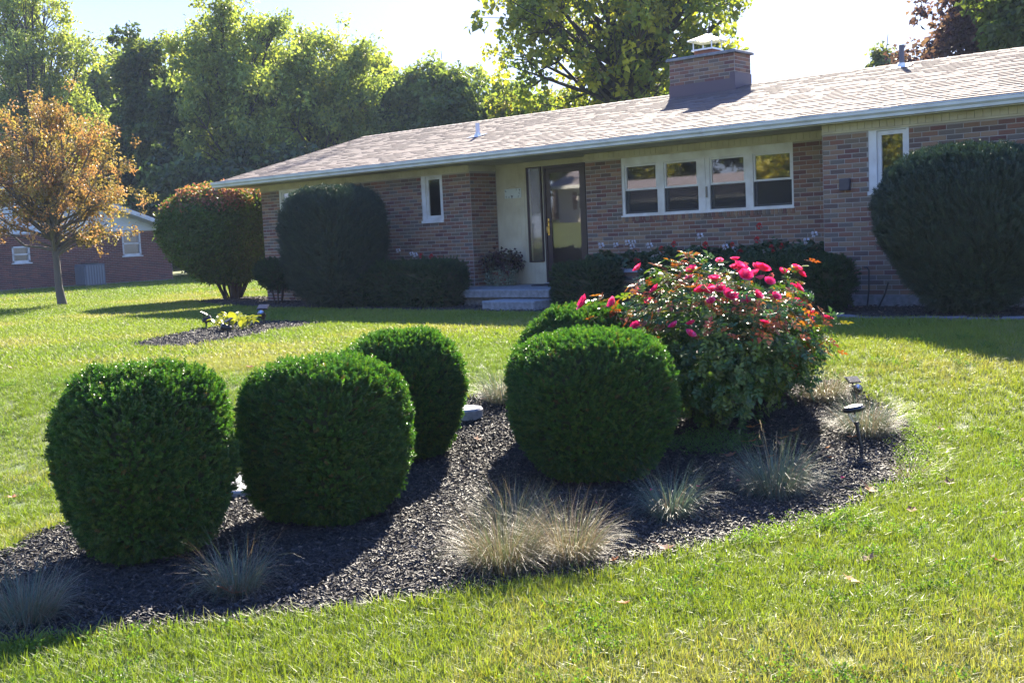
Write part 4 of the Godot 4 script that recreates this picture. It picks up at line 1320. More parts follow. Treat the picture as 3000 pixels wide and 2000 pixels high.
# ------------------------------------------------------------------ along the house
func build_foundation_planting() -> void:
	var yew_tones := [lin(0.036, 0.060, 0.026), lin(0.028, 0.050, 0.024), lin(0.050, 0.078, 0.032)]
	clipped("yew", Vector3(-9.25, 0.43, 0.98), Vector3(0.84, 1.0, 0.76), 4.0, yew_shoots, 750.0, 1.0, yew_tones, "tall rounded dark yew with upright shoots against the left brick wall", "shrub", "yews along the house", {"taper": 0.12, "lumps": 0.03, "up": 0.9, "stray": 0.15, "skin": 0.1, "lift": 0.12})
	clipped("yew", Vector3(2.30, 0.43, 0.98), Vector3(0.95, 0.90, 0.86), 3.3, yew_shoots, 900.0, 0.9, yew_tones, "huge round dark yew in front of the right wall, cut by the picture's edge", "shrub", "yews along the house", {"taper": 0.34, "lumps": 0.03, "up": 0.9, "stray": 0.12, "skin": 0.1, "lift": 0.10})
	var hedge_tones := [lin(0.040, 0.078, 0.024), lin(0.034, 0.066, 0.022), lin(0.050, 0.090, 0.026)]
	for h in [
		[-8.75, 0.85, 0.55, 0.36, 0.60, "low clipped hedge block beside the left yew"],
		[-7.35, 0.72, 0.95, 0.42, 0.78, "longer clipped hedge left of the porch, below the slim window"],
		[-3.70, 0.62, 0.52, 0.36, 0.68, "short clipped hedge right of the porch step"],
		[-0.75, 0.95, 1.55, 0.38, 0.72, "long clipped hedge under the wide window, behind the roses"]]:
		clipped("hedge", Vector3(h[0], 0.43, h[1]), Vector3(h[2], h[4] * 0.5, h[3]), 5.5, box_shoots, 800.0, 1.9, hedge_tones, h[5], "hedge", "clipped hedges along the house", {"taper": 0.06, "lumps": 0.03, "skin": 0.09})
	clipped("low_shrub", Vector3(-11.95, 0.43, 0.25), Vector3(0.50, 0.30, 0.40), 2.6, box_shoots, 420.0, 2.0, hedge_tones, "small leggy shrub at the house's left corner, beside the yew", "shrub", "", {"taper": 0.2, "lumps": 0.08, "lift": 0.30, "skin": 0.1})
	# burning bush beyond the corner
	var red_green := [lin(0.095, 0.165, 0.030), lin(0.075, 0.130, 0.030), lin(0.120, 0.145, 0.034), lin(0.110, 0.190, 0.030)]
	var red := [lin(0.42, 0.15, 0.11), lin(0.32, 0.16, 0.08), lin(0.48, 0.22, 0.16), lin(0.22, 0.20, 0.05)]
	var bb := clipped("burning_bush", Vector3(-15.35, 0.43, -1.05), Vector3(1.32, 1.02, 1.32), 3.0, [tree_sprays["fine"]], 190.0, 0.17, red_green, "large rounded burning bush turning red on top, at the house's left corner", "shrub", "", {"taper": 0.35, "lumps": 0.05, "tip": red, "skin": 0.22, "lift": 0.52, "up": 0.0})
	rng.seed = 31
	var st := MB.new()
	for i in 22:
		var a := rng.randf() * TAU
		var d := rnd(0.3, 1.0)
		st.tube([Vector3(cos(a) * 0.16, -0.05, sin(a) * 0.16), Vector3(cos(a) * d * 0.5, 0.5, sin(a) * d * 0.5), Vector3(cos(a) * d, 1.2, sin(a) * d)], [0.03, 0.022, 0.012], 6)
	part("branches", st.mesh(m_bark), bb)
	# geraniums
	var gm := leaf_mat(lin(0.3, 0.4, 0.15), 0.7)
	var glb := MB.new()
	for s in 8:
		var a0 := TAU * s / 8.0
		var a1 := TAU * (s + 1) / 8.0
		glb.tri(Vector3.ZERO, Vector3(cos(a0) * 0.04, 0.012, -sin(a0) * 0.04), Vector3(cos(a1) * 0.04, 0.012 if s % 2 else 0.004, -sin(a1) * 0.04))
	var gl := glb.mesh(gm)
	var petal := func(col: Color) -> ArrayMesh:
		var fb := MB.new()
		for i in 34:
			var d := Vector3(rng.randfn(), rng.randfn() * 0.8 + 0.3, rng.randfn()).normalized()
			var f := rnd(0.85, 1.1)
			leaf(fb, d * 0.018, (d + Vector3(rnd(-0.5, 0.5), rnd(-0.5, 0.5), rnd(-0.5, 0.5))).normalized(), Vector3(rnd(-1, 1), 1, rnd(-1, 1)).normalized(), 0.03, 0.024, Color(col.r * f, col.g * f, col.b * f), 0.1)
		return fb.mesh(leaf_mat(lin(0.4, 0.3, 0.3), 0.6))
	rng.seed = 62
	var white: ArrayMesh = petal.call(lin(0.72, 0.74, 0.78))
	var scarlet: ArrayMesh = petal.call(lin(0.55, 0.012, 0.018))
	var wf := [[-3.91, 1.4], [-3.62, 1.4], [-3.39, 1.43], [-3.27, 1.43], [-3.3, 1.36], [-2.97, 1.37], [-2.89, 1.18], [-2.81, 1.24], [-2.39, 1.15], [-3.96, 1.12], [-2.05, 1.49], [-1.62, 1.31], [-1.46, 1.27], [-0.96, 1.24], [-0.19, 1.45], [-0.31, 1.36], [-8.5, 1.44], [-8.15, 1.37], [-8.05, 1.35]]
	var rf := [[-3.19, 1.12], [-3.24, 1.14], [-2.75, 1.31], [-2.52, 1.38], [-2.03, 1.16], [-1.96, 1.35], [-1.5, 1.34], [-1.37, 1.22], [-1.05, 1.6], [-1.09, 1.4], [-0.86, 1.28], [-0.84, 1.2], [-0.71, 1.3], [-0.36, 1.11], [-2.64, 1.16], [-7.9, 1.33], [-7.63, 1.31]]
	var spots := [[-3.95, 1.02, "leftmost geranium in the planter under the wide window", 0.30], [-3.35, 1.02, "geranium with a cluster of white flowers, second from the left in the planter", 0.30], [-2.75, 1.02, "geranium third from the left in the planter", 0.36], [-2.1, 1.02, "geranium in the middle of the planter", 0.36], [-1.5, 1.02, "geranium third from the right in the planter", 0.36], [-0.9, 1.02, "bushy geranium with most red flowers, second from the right in the planter", 0.42], [-0.38, 1.02, "rightmost geranium in the planter under the wide window", 0.40], [-8.25, 0.9, "geranium with white flowers behind the left hedge", 0.36], [-7.5, 0.9, "geranium with red flowers behind the left hedge, nearer the porch", 0.40]]
	for i in spots.size():
		var s: Array = spots[i]
		var z := -0.22 if s[0] > -5.0 else 0.02
		var base := Vector3(s[0], s[1] if s[0] > -5.0 else 0.43, z)
		var t := thing("geranium", base, s[2], "flowering plant", "geraniums along the house")
		var k := Copies.new()
		var hi: float = s[3] + (0.5 if s[0] < -5.0 else 0.0)
		for j in 240:
			var a := rng.randf() * TAU
			var rr := sqrt(rng.randf()) * 0.34
			var q := Vector3(cos(a) * rr, rnd(0.02, 1.0) * hi * (1.0 - 0.35 * rr / 0.34), sin(a) * rr * 0.7)
			var tone := lin(0.045, 0.085, 0.035) * rnd(0.7, 1.3)
			k.add(turned(rnd(0, TAU), rnd(-0.8, 0.8), rnd(-0.8, 0.8), rnd(0.7, 1.3)), q, tone)
		copies("foliage", gl, k, t, "stuff")
		var stm := MB.new()
		for j in 6:
			var a := TAU * j / 6.0
			stm.tube([Vector3(cos(a) * 0.03, -0.03, sin(a) * 0.03), Vector3(cos(a) * 0.15, hi * 0.6, sin(a) * 0.1)], [0.008, 0.005], 5)
		for pair in [[wf, white, "white_flower"], [rf, scarlet, "red_flower"]]:
			for q in pair[0]:
				var near := true
				for o in spots:
					if absf(q[0] - o[0]) < absf(q[0] - s[0]) - 0.001: near = false
				if near:
					var p := Vector3(q[0], q[1], -0.10 if s[0] > -5.0 else 0.06) - base
					var fo := part(pair[2], pair[1], t, p)
					fo.scale = Vector3.ONE * rnd(0.95, 1.35)
					stm.tube([Vector3(p.x * 0.6, p.y - 0.22, p.z * 0.5), p], [0.003, 0.0025], 5)
		part("stem", stm.mesh(m_twigv2), t)
	# brick planter with a pale coping
	var pb := MB.new()
	pb.span(Vector3(-4.45, 0.40, -0.70), Vector3(-0.22, 0.96, 0.10))
	var planter := part("planter", pb.mesh(m_mortar), self, Vector3.ZERO)
	tag(planter, "brick planter with pale coping under the wide window", "planter")
	lay_bricks(planter, Vector3(-4.45, 0, 0.108), Vector3.RIGHT, Vector3.BACK, 4.23, 0.43, 0.96, [], func(_u: float, _y: float) -> bool: return false)
	pb = MB.new()
	pb.span(Vector3(-4.47, 0.96, -0.08), Vector3(-0.20, 1.01, 0.14))
	part("coping", pb.mesh(m_stone), planter)
	pb = MB.new()
	pb.span(Vector3(-4.44, 0.955, -0.70), Vector3(-0.23, 0.99, -0.08))
	part("soil", pb.mesh(m_soil), planter)
	# porch: potted coleus, mat, loose concrete step, plaque
	var pot := thing("potted_plant", Vector3(-6.62, 0.72, -0.72), "potted dark coleus and pale trailing plant on the porch", "potted plant")
	rng.seed = 91
	var lb := MB.new()
	lb.lathe(Vector3.ZERO, [Vector2(0.13, 0.0), Vector2(0.19, 0.22), Vector2(0.205, 0.22), Vector2(0.205, 0.26), Vector2(0.185, 0.26), Vector2(0.18, 0.23), Vector2(0.0, 0.23)], 22)
	part("pot", lb.mesh(mat(lin(0.22, 0.085, 0.055), 0.8)), pot)
	var wide := spray(12, 0.75, 0.55, leaf_mat(lin(0.3, 0.15, 0.15), 0.6), 401)
	var k2 := Copies.new()
	for j in 170:
		var d := Vector3(rng.randfn(), absf(rng.randfn()) + 0.1, rng.randfn()).normalized() * rnd(0.12, 0.40)
		k2.add(turned(rnd(0, TAU), rnd(-0.5, 0.5), 0.0, rnd(0.06, 0.1)), Vector3(0.02, 0.34, -0.05) + Vector3(d.x, d.y * 0.75, d.z), [lin(0.040, 0.016, 0.024), lin(0.055, 0.020, 0.024), lin(0.045, 0.05, 0.02)][j % 3] * rnd(0.7, 1.3))
	copies("coleus_leaves", wide, k2, pot, "stuff")
	var k3 := Copies.new()
	for j in 210:
		var a := rng.randf() * TAU
		var d2 := Vector3(cos(a) * 0.24, rnd(0.02, 0.36), sin(a) * 0.24) + Vector3(rnd(-0.05, 0.05), 0, rnd(-0.05, 0.05))
		if d2.z < -0.12: continue
		k3.add(turned(rnd(0, TAU), rnd(-0.5, 0.5), 0.0, rnd(0.035, 0.055)), d2, lin(0.24, 0.30, 0.20) * rnd(0.6, 1.3))
	copies("trailing_leaves", wide, k3, pot, "stuff")
	pb = MB.new()
	pb.bevel(Vector3.ZERO, Vector3(0.78, 0.46, 0.018), 0.006)
	var dm := part("doormat", pb.mesh(mat(lin(0.018, 0.018, 0.020), 0.95, grain(33, 0.2, 0.5, 1.0), 6.0)), self, Vector3(-5.35, 0.7295, -0.72))
	dm.rotation.x = -PI / 2
	tag(dm, "black doormat on the porch in front of the storm door", "doormat")
	pb = MB.new()
	pb.bevel(Vector3.ZERO, Vector3(1.10, 0.20, 0.52), 0.018)
	var step := part("porch_step", pb.mesh(m_concrete), self, Vector3(-4.78, 0.485, 1.05))
	tag(step, "loose concrete block step in front of the porch", "step")
	pb = MB.new()
	pb.bevel(Vector3.ZERO, Vector3(0.395, 0.175, 0.014), 0.004)
	var plaque := part("welcome_plaque", pb.mesh(mat(lin(0.55, 0.60, 0.56), 0.6)), self, Vector3(-6.62, 2.40, ALCOVE + 0.010))
	tag(plaque, "small white painted slate plaque with sprigs hanging beside the door", "plaque")
	var sm := mat(lin(0.10, 0.12, 0.10), 0.7)
	for q in [[-0.165, 0.055], [-0.15, -0.06], [-0.09, -0.07], [0.09, 0.07], [0.16, 0.05], [0.165, 0.0], [0.14, -0.06], [0.175, 0.075]]:
		var sp := MB.new()
		for j in 4:
			var a := rng.randf() * TAU
			var w := Vector3(cos(a), sin(a), 0)
			sp.tri(Vector3.ZERO, w * 0.022 + Vector3(-w.y, w.x, 0) * 0.006, w * 0.022 - Vector3(-w.y, w.x, 0) * 0.006)
		part("sprig", sp.mesh(sm), plaque, Vector3(q[0], q[1], 0.0085))
	var bd := MB.new()
	bd.tri(Vector3(-0.03, 0.03, 0), Vector3(-0.012, -0.01, 0), Vector3(0.008, 0.008, 0))
	bd.tri(Vector3(0.035, 0.025, 0), Vector3(-0.005, 0.0, 0), Vector3(0.006, -0.03, 0))
	bd.tri(Vector3(-0.012, -0.01, 0), Vector3(0.0, -0.05, 0), Vector3(0.012, -0.01, 0))
	part("bird_mark", bd.mesh(mat(lin(0.05, 0.06, 0.05), 0.7)), plaque, Vector3(-0.02, -0.055, 0.0085))
	pb = MB.new()
	pb.tube([Vector3(-0.15, 0.086, 0), Vector3(0.0, 0.13, 0.002), Vector3(0.15, 0.086, 0)], [0.0015, 0.0015, 0.0015], 5)
	part("hanging_wire", pb.mesh(m_black), plaque)
	# black rods by the right wall
	pb = MB.new()
	pb.tube([Vector3(0, 0, 0), Vector3(0.03, 0.25, 0), Vector3(0.035, 0.52, 0), Vector3(0.01, 0.56, 0), Vector3(-0.03, 0.56, 0.01)], [0.011, 0.011, 0.011, 0.011, 0.011], 8)
	tag(part("garden_hook", pb.mesh(m_black), self, Vector3(0.78, 0.43, 0.42)), "thin upright black garden hook against the brick, left of the huge yew", "garden hook")
	pb = MB.new()
	pb.tube([Vector3(0, 0, 0), Vector3(0.10, 0.20, 0.0), Vector3(0.15, 0.36, 0.0)], [0.012, 0.012, 0.012], 8)
	tag(part("leaning_rod", pb.mesh(m_black), self, Vector3(0.92, 0.43, 0.40)), "short black rod leaning to the right beside the garden hook", "rod")
	# edging stones at the front of the right-hand bed
	rng.seed = 92
	var x := 0.55
	var n := 0
	while x < 4.2:
		var w := rnd(0.22, 0.42)
		var eb := MB.new()
		eb.bevel(Vector3.ZERO, Vector3(w - 0.02, 0.09, 0.10), 0.012)
		var o := part("edging_stone", eb.mesh(m_edging), self, Vector3(x + w * 0.5, land(x, 1.98) + rnd(-0.012, 0.012), 1.98 + rnd(-0.015, 0.015)))
		o.rotation = Vector3(rnd(-0.1, 0.1), rnd(-0.08, 0.08), rnd(-0.05, 0.05))
		tag(o, "grey edging stone between lawn and right-hand house bed", "edging stone", "edging stones of the right-hand bed")
		x += w
		n += 1
	# hosta in the island bed
	var hosta := thing("hosta", Vector3(-6.75, land(-6.75, 5.15), 5.15), "yellow-green hosta in the island bed", "plant")
	hosta.scale = Vector3.ONE * 0.72
	var hm := leaf_mat(lin(0.6, 0.6, 0.2), 0.45)
	var hb := MB.new()
	for s in 5:
		var t0 := s / 5.0
		var t1 := (s + 1) / 5.0
		var w0 := sin(t0 * PI) * 0.07 * (1.2 - t0 * 0.4)
		var w1 := sin(t1 * PI) * 0.07 * (1.2 - t1 * 0.4)
		var p0 := Vector3(0, 0.10 * sin(t0 * 2.4), t0 * 0.22)
		var p1 := Vector3(0, 0.10 * sin(t1 * 2.4), t1 * 0.22)
		hb.quad(p0, p1, p1 + Vector3(w1, 0.02, 0), p0 + Vector3(w0, 0.02, 0))
		hb.quad(p0 + Vector3(-w0, 0.02, 0), p1 + Vector3(-w1, 0.02, 0), p1, p0)
	hm.albedo_color = lin(0.34, 0.36, 0.05).linear_to_srgb()
	var hl := hb.mesh(hm)
	for j in 34:
		var o := part("leaf", hl, hosta)
		var a := rng.randf() * TAU
		var rr := rnd(0.05, 0.45)
		o.transform = Transform3D(turned(-a + PI / 2 + rnd(-0.5, 0.5), rnd(-0.9, 0.1), 0.0, rnd(0.7, 1.25)), Vector3(cos(a) * rr * 1.2, rnd(0.02, 0.16), sin(a) * rr))
		var pe := MB.new()
		pe.tube([Vector3(cos(a) * rr * 0.6, 0, sin(a) * rr * 0.5), o.position], [0.006, 0.004], 5)
		part("leaf_stalk", pe.mesh(hm), hosta)

var m_soil: StandardMaterial3D
var m_edging: StandardMaterial3D
var m_twigv2: StandardMaterial3D

# ------------------------------------------------------------------ next door and beyond
func build_neighbour() -> void:
	var t := thing("neighbour_house", Vector3.ZERO, "red brick neighbouring house with white gable behind the orange tree", "house")
	rng.seed = 500
	var keep := brick_colors.duplicate()
	var reds: Array[Color] = [lin(0.190, 0.062, 0.048), lin(0.165, 0.055, 0.045), lin(0.215, 0.075, 0.055), lin(0.130, 0.052, 0.045), lin(0.175, 0.068, 0.052)]
	for i in brick_colors.size(): brick_colors[i] = reds[i % 5]
	var x := -33.0
	var z0 := -10.9
	var z1 := 0.6
	var base := 0.52
	var top := 2.50
	var holes := [Rect2(z1 + 8.75, 1.5, 0.8, 0.97), Rect2(z1 + 4.36, 1.44, 0.66, 0.63)]
	var b := MB.new()
	wall_slab(b, Vector3(x - 0.008, 0, z1 - 0.0), Vector3.FORWARD, Vector3.RIGHT, z1 - z0, 0.2, top, holes)
	var w := part("wall", b.mesh(m_mortar), t)
	lay_bricks(w, Vector3(x, 0, z1), Vector3.FORWARD, Vector3.RIGHT, z1 - z0, base, top, holes, func(_u: float, _y: float) -> bool: return false)
	b = MB.new()
	b.span(Vector3(x - 0.3, 0.1, z0 - 0.03), Vector3(x + 0.02, base, z1))
	part("foundation", b.mesh(m_concrete), t)
	b = MB.new()
	b.span(Vector3(-46.0, 0.2, z0), Vector3(-33.2, top, z0 + 0.2))
	b.span(Vector3(-46.0, 0.2, z1 - 0.2), Vector3(-33.2, top, z1))
	b.span(Vector3(-46.0, 0.2, z0 + 0.2), Vector3(-45.8, top, z1 - 0.2))
	part("wall", b.mesh(m_mortar), t)
	b = MB.new()
	b.span(Vector3(-45.8, top - 0.05, z0 + 0.2), Vector3(-33.2, top, z1 - 0.2))
	part("room_lining", b.mesh(m_room), t)
	# gable: lap boards
	var zm := (z0 + z1) * 0.5
	var rise := 1.95
	var gb := MB.new()
	gb.tri(Vector3(x - 0.03, top, z1), Vector3(x - 0.03, top, z0), Vector3(x - 0.03, top + rise, zm))
	var gable := part("gable", gb.mesh(m_white), t)
	var lap := mat(lin(0.62, 0.67, 0.69), 0.6)
	for i in 12:
		var y := top + i * 0.15
		var half := (z1 - zm) * (1.0 - (i * 0.15 + 0.15) / rise)
		if half < 0.2: break
		var lb := MB.new()
		lb.quad(Vector3(x + 0.012, y, zm + half), Vector3(x + 0.012, y, zm - half), Vector3(x - 0.006, y + 0.155, zm - half), Vector3(x - 0.006, y + 0.155, zm + half))
		lb.quad(Vector3(x - 0.02, y, zm + half), Vector3(x - 0.02, y, zm - half), Vector3(x + 0.012, y, zm - half), Vector3(x + 0.012, y, zm + half))
		part("lap_board", lb.mesh(lap), gable)
	# roof slopes and white rakes
	var rf := MB.new()
	var over := 0.55
	var dz := (z1 - zm) + 0.6
	var ey := top - 0.12
	var ry := top + rise + 0.16
	for s in [1.0, -1.0]:
		var e0 := Vector3(x + over, ey + 0.05, zm + dz * s)
		var e1 := Vector3(-46.5, ey + 0.05, zm + dz * s)
		var r0 := Vector3(x + over, ry + 0.05, zm)
		var r1 := Vector3(-46.5, ry + 0.05, zm)
		if s > 0: rf.quad(e1, e0, r0, r1)
		else: rf.quad(e0, e1, r1, r0)
		var dn := Vector3(0, -0.05, 0)
		if s > 0: rf.quad(e0 + dn, e1 + dn, r1 + dn, r0 + dn)
		else: rf.quad(e1 + dn, e0 + dn, r0 + dn, r1 + dn)
	part("roof", rf.mesh(mat(lin(0.17, 0.12, 0.10), 0.8, grain(21, 0.06, 0.6, 1.0), 2.0)), t)
	var rk := MB.new()
	for s in [1.0, -1.0]:
		var a := Vector3(x + over, ey, zm + dz * s)
		var r := Vector3(x + over, ry, zm)
		var d := Vector3(0, -0.17, 0)
		var k := Vector3(0.03, 0, 0)
		if s > 0:
			rk.quad(a + d + k, r + d + k, r + k, a + k)
		else:
			rk.quad(r + d + k, a + d + k, a + k, r + k)
		rk.quad(a + d + k, a + d - k, r + d - k, r + d + k)
		rk.quad(a + d, a + d - Vector3(over, 0, 0), r + d - Vector3(over, 0, 0), r + d)
	part("rake_board", rk.mesh(m_white), t)
	# windows
	for q in [[-8.75, -9.55, 1.53, 2.47], [-4.36, -5.02, 1.46, 2.05]]:
		var wb := MB.new()
		var za: float = q[0]
		var zb: float = q[1]
		for side in [[za, za - 0.06, q[2], q[3]], [zb + 0.06, zb, q[2], q[3]], [za, zb, q[3] - 0.06, q[3]], [za, zb, q[2], q[2] + 0.07], [za, zb, (q[2] + q[3]) * 0.5 - 0.02, (q[2] + q[3]) * 0.5 + 0.025]]:
			wb.span(Vector3(x - 0.1, side[2], side[1]), Vector3(x + 0.01, side[3], side[0]))
		var win := part("window", wb.mesh(m_white), t)
		var g := MB.new()
		g.span(Vector3(x - 0.06, q[2], zb), Vector3(x - 0.05, q[3], za))
		part("pane", g.mesh(m_glass), win)
		g = MB.new()
		g.span(Vector3(x - 0.05, q[2] - 0.05, zb - 0.05), Vector3(x + 0.05, q[2], za + 0.05))
		part("sill", g.mesh(m_white), win)
	brick_colors = keep
	# air conditioner
	var ac := thing("air_conditioner", Vector3(-32.0, land(-32, -6.75), -6.75), "grey air conditioner unit against the neighbouring house", "air conditioner")
	b = MB.new()
	b.bevel(Vector3(0, 0.46, 0), Vector3(0.78, 0.80, 0.78), 0.03)
	part("casing", b.mesh(mat(lin(0.11, 0.125, 0.14), 0.5)), ac)
	var fin := mat(lin(0.17, 0.19, 0.21), 0.45)
	for s in 7:
		for f in 2:
			var fb := MB.new()
			if f: fb.span(Vector3(0.385, 0.12, -0.34 + s * 0.105), Vector3(0.41, 0.8, -0.28 + s * 0.105))
			else: fb.span(Vector3(-0.34 + s * 0.105, 0.12, 0.385), Vector3(-0.28 + s * 0.105, 0.8, 0.41))
			part("louvre", fb.mesh(fin), ac)
	b = MB.new()
	b.lathe(Vector3(0, 0.86, 0), [Vector2(0.0, 0.0), Vector2(0.33, 0.0), Vector2(0.34, 0.03), Vector2(0.31, 0.03), Vector2(0.0, 0.04)], 20)
	part("fan_guard", b.mesh(m_black), ac)
	b = MB.new()
	b.span(Vector3(-0.5, -0.02, -0.5), Vector3(0.5, 0.06, 0.5))
	part("pad", b.mesh(m_concrete), ac)

func build_trees() -> void:
	# the orange tree on the lawn
	tree("orange_tree", Vector3(-19.0, land(-19.0, 1.25), 1.25), 5.95, 3.0, "orange", "young tree with orange autumn leaves on the lawn left of the house", "tree", "", {"crown": 0.95, "lobes": 80, "clumps": 17, "tight": 0.7, "leaf": "fine", "size": 0.17, "lobe": Vector2(0.13, 0.24), "trunk": 0.10, "fork": 1.2, "cone": 1.1, "bark": m_bark_pale, "flat": 0.55, "sway": 0.4})
	var what := {
		"locust": ["feathery yellow-green locust tree", {"leaf": "fine", "size": 0.50, "lobes": 54, "clumps": 23, "limb": 1.6, "tight": 0.62, "fork": 4.4, "crown": 3.6, "trunk": 0.26, "lobe": Vector2(0.17, 0.30), "lead": 0.7}],
		"pale": ["pale yellow-green tree", {"lobes": 30, "clumps": 38, "tight": 0.8, "size": 0.42, "crown": 2.5}],
		"ash": ["tall narrow dark green tree", {"lobes": 34, "clumps": 62, "size": 0.42, "crown": 2.0, "cone": 1.3, "lobe": Vector2(0.3, 0.5)}],
		"dark": ["dense dark green tree", {"lobes": 30, "clumps": 72, "size": 0.44, "crown": 1.5}],
		"mid": ["mid green tree", {"lobes": 30, "clumps": 42, "tight": 0.85, "size": 0.42, "crown": 2.2}],
		"thin": ["thin tree with bare twigs in its top", {"lobes": 16, "clumps": 26, "size": 0.36, "crown": 2.4, "lead": 1.0, "trunk": 0.11}],
		"gold": ["yellow-green tree low above the roof line", {"lobes": 30, "clumps": 40, "tight": 0.8, "size": 0.42, "crown": 2.0}],
		"maple": ["big loose maple with yellowing leaves behind the chimney", {"lobes": 74, "clumps": 24, "limb": 1.4, "tight": 0.55, "subs": 8, "leaf": "big", "size": 0.36, "crown": 4.2, "fork": 5.2, "trunk": 0.26, "lobe": Vector2(0.12, 0.23), "lead": 0.92, "flat": 0.8}],
		"purple": ["dark purple-leaved tree behind the right end of the roof", {"lobes": 30, "clumps": 62, "size": 0.32, "crown": 3.0}],
		"green": ["green tree with yellow tips right of the purple one", {"lobes": 32, "clumps": 62, "size": 0.36, "crown": 3.0}],
		"back": ["dark tree in the far row of the wood", {"lobes": 24, "clumps": 55, "size": 0.62, "crown": 1.2, "trunk": 0.22}],
	}
	var list := [
		["pale", -58.4, -24.2, 15.5, 2.39, "behind the tall dark tree, filling the gap on its left"],
		["locust", -48.5, -22.2, 14.2, 2.75, "between the tall dark tree and the forked locust"],
		["locust", -44.0, -26.0, 15.1, 3.00, "behind the two big locusts"],
		["locust", -37.2, -26.5, 13.0, 2.22, "with pale leaves above the middle of the left roof slope"],
		["pale", -35.3, -28.1, 12.0, 1.99, "left of the thin one"],
		["mid", -32.5, -27.9, 10.9, 1.70, "right under the thin one"],
		["pale", -33.6, -32.2, 11.0, 1.81, "between the thin tree and the maple"],
		["gold", -26.9, -27.4, 8.9, 1.37, "low under the tips of the maple"],
		["locust", -52.9, -15.8, 18.9, 3.63, "at the left edge of the picture, behind the neighbouring house"],
		["pale", -57.5, -22.4, 14.3, 2.05, "in the gap left of the tall dark tree"],
		["ash", -46.5, -18.6, 14.2, 1.76, "left of the big locust"],
		["dark", -43.4, -18.6, 11.5, 1.92, "right of the tall narrow one"],
		["locust", -37.8, -18.1, 14.5, 3.48, "with a forked trunk, highest in the middle of the wood"],
		["locust", -36.4, -22.0, 12.8, 3.17, "right of the forked locust, just above the roof corner"],
		["pale", -42.0, -30.3, 14.4, 1.54, "with an upright top above the roof corner"],
		["mid", -36.3, -27.3, 12.0, 1.87, "right of the locusts"],
		["thin", -37.2, -31.8, 12.3, 1.87, "against the sky left of the maple"],
		["mid", -33.1, -30.0, 10.7, 1.64, "left of the maple"],
		["gold", -29.0, -28.3, 9.5, 1.42, "left of the maple"],
		["gold", -31.1, -34.3, 10.4, 1.81, "under the left limbs of the maple"],
		["gold", -26.8, -32.7, 9.3, 1.70, "beside the maple trunk"],
		["mid", -26.7, -38.1, 10.0, 1.81, "left of the chimney"],
		["gold", -22.5, -36.4, 9.5, 1.81, "seen right of the chimney"],
		["maple", -17.6, -20.7, 15.2, 5.9, ""],
		["purple", -4.0, -21.2, 10.6, 2.3, ""],
		["green", -1.3, -19.4, 11.0, 2.5, ""],
		["thin", -11.0, -30.5, 9.2, 0.81, "left of the purple tree"]]
	for q in list:
		var w: Array = what[q[0]]
		var label: String = w[0] + (" " if q[5] else "") + q[5]
		var o: Dictionary = w[1].duplicate()
		var g := land(q[1], q[2])
		tree(q[0] + "_tree" if q[0] in ["locust", "ash", "maple"] else "leafy_tree", Vector3(q[1], g, q[2]), q[3], q[4], q[0], label, "tree", "trees behind the house", o)
	for q in [[-69.3, -20.2, 12.7, 3.6], [-70.7, -24.3, 15.1, 3.6], [-72.2, -28.3, 12.8, 3.6], [-62.3, -26.2, 13.0, 3.6], [-63.4, -30.5, 14.7, 3.6], [-64.5, -34.8, 12.6, 3.6], [-55.3, -32.2, 13.2, 3.6], [-56.1, -36.7, 12.7, 3.6], [-56.7, -41.4, 12.7, 3.6], [-48.3, -38.1, 13.3, 3.6], [-48.8, -42.9, 11.1, 3.6], [-49.0, -48.0, 13.0, 3.6]]:
		tree("woodland_tree", Vector3(q[0], land(q[0], q[1]), q[1]), q[2], q[3], "back", "dark tree in the far row of the wood behind the house", "tree", "far row of the wood", what["back"][1])
	for q in [[-52.1, -13.9, 7.2, 2.2], [-54.4, -17.1, 8.2, 2.2], [-51.2, -17.3, 6.8, 2.2], [-47.8, -17.5, 7.4, 2.2], [-50.0, -20.9, 7.2, 2.2], [-37.2, -14.7, 6.6, 2.2], [-35.3, -15.1, 5.5, 2.2], [-36.5, -17.9, 6.5, 2.2], [-33.7, -17.7, 5.8, 2.2], [-31.7, -18.1, 6.2, 2.2]]:
		tree("woodland_shrub", Vector3(q[0], land(q[0], q[1]), q[1]), q[2], q[3], "shrub", "dark green undergrowth shrub at the edge of the wood", "shrub", "undergrowth at the edge of the wood", {"lobes": 20, "clumps": 60, "size": 0.5, "crown": 0.1, "trunk": 0.07, "fork": 0.4})

var m_bark_pale: StandardMaterial3D

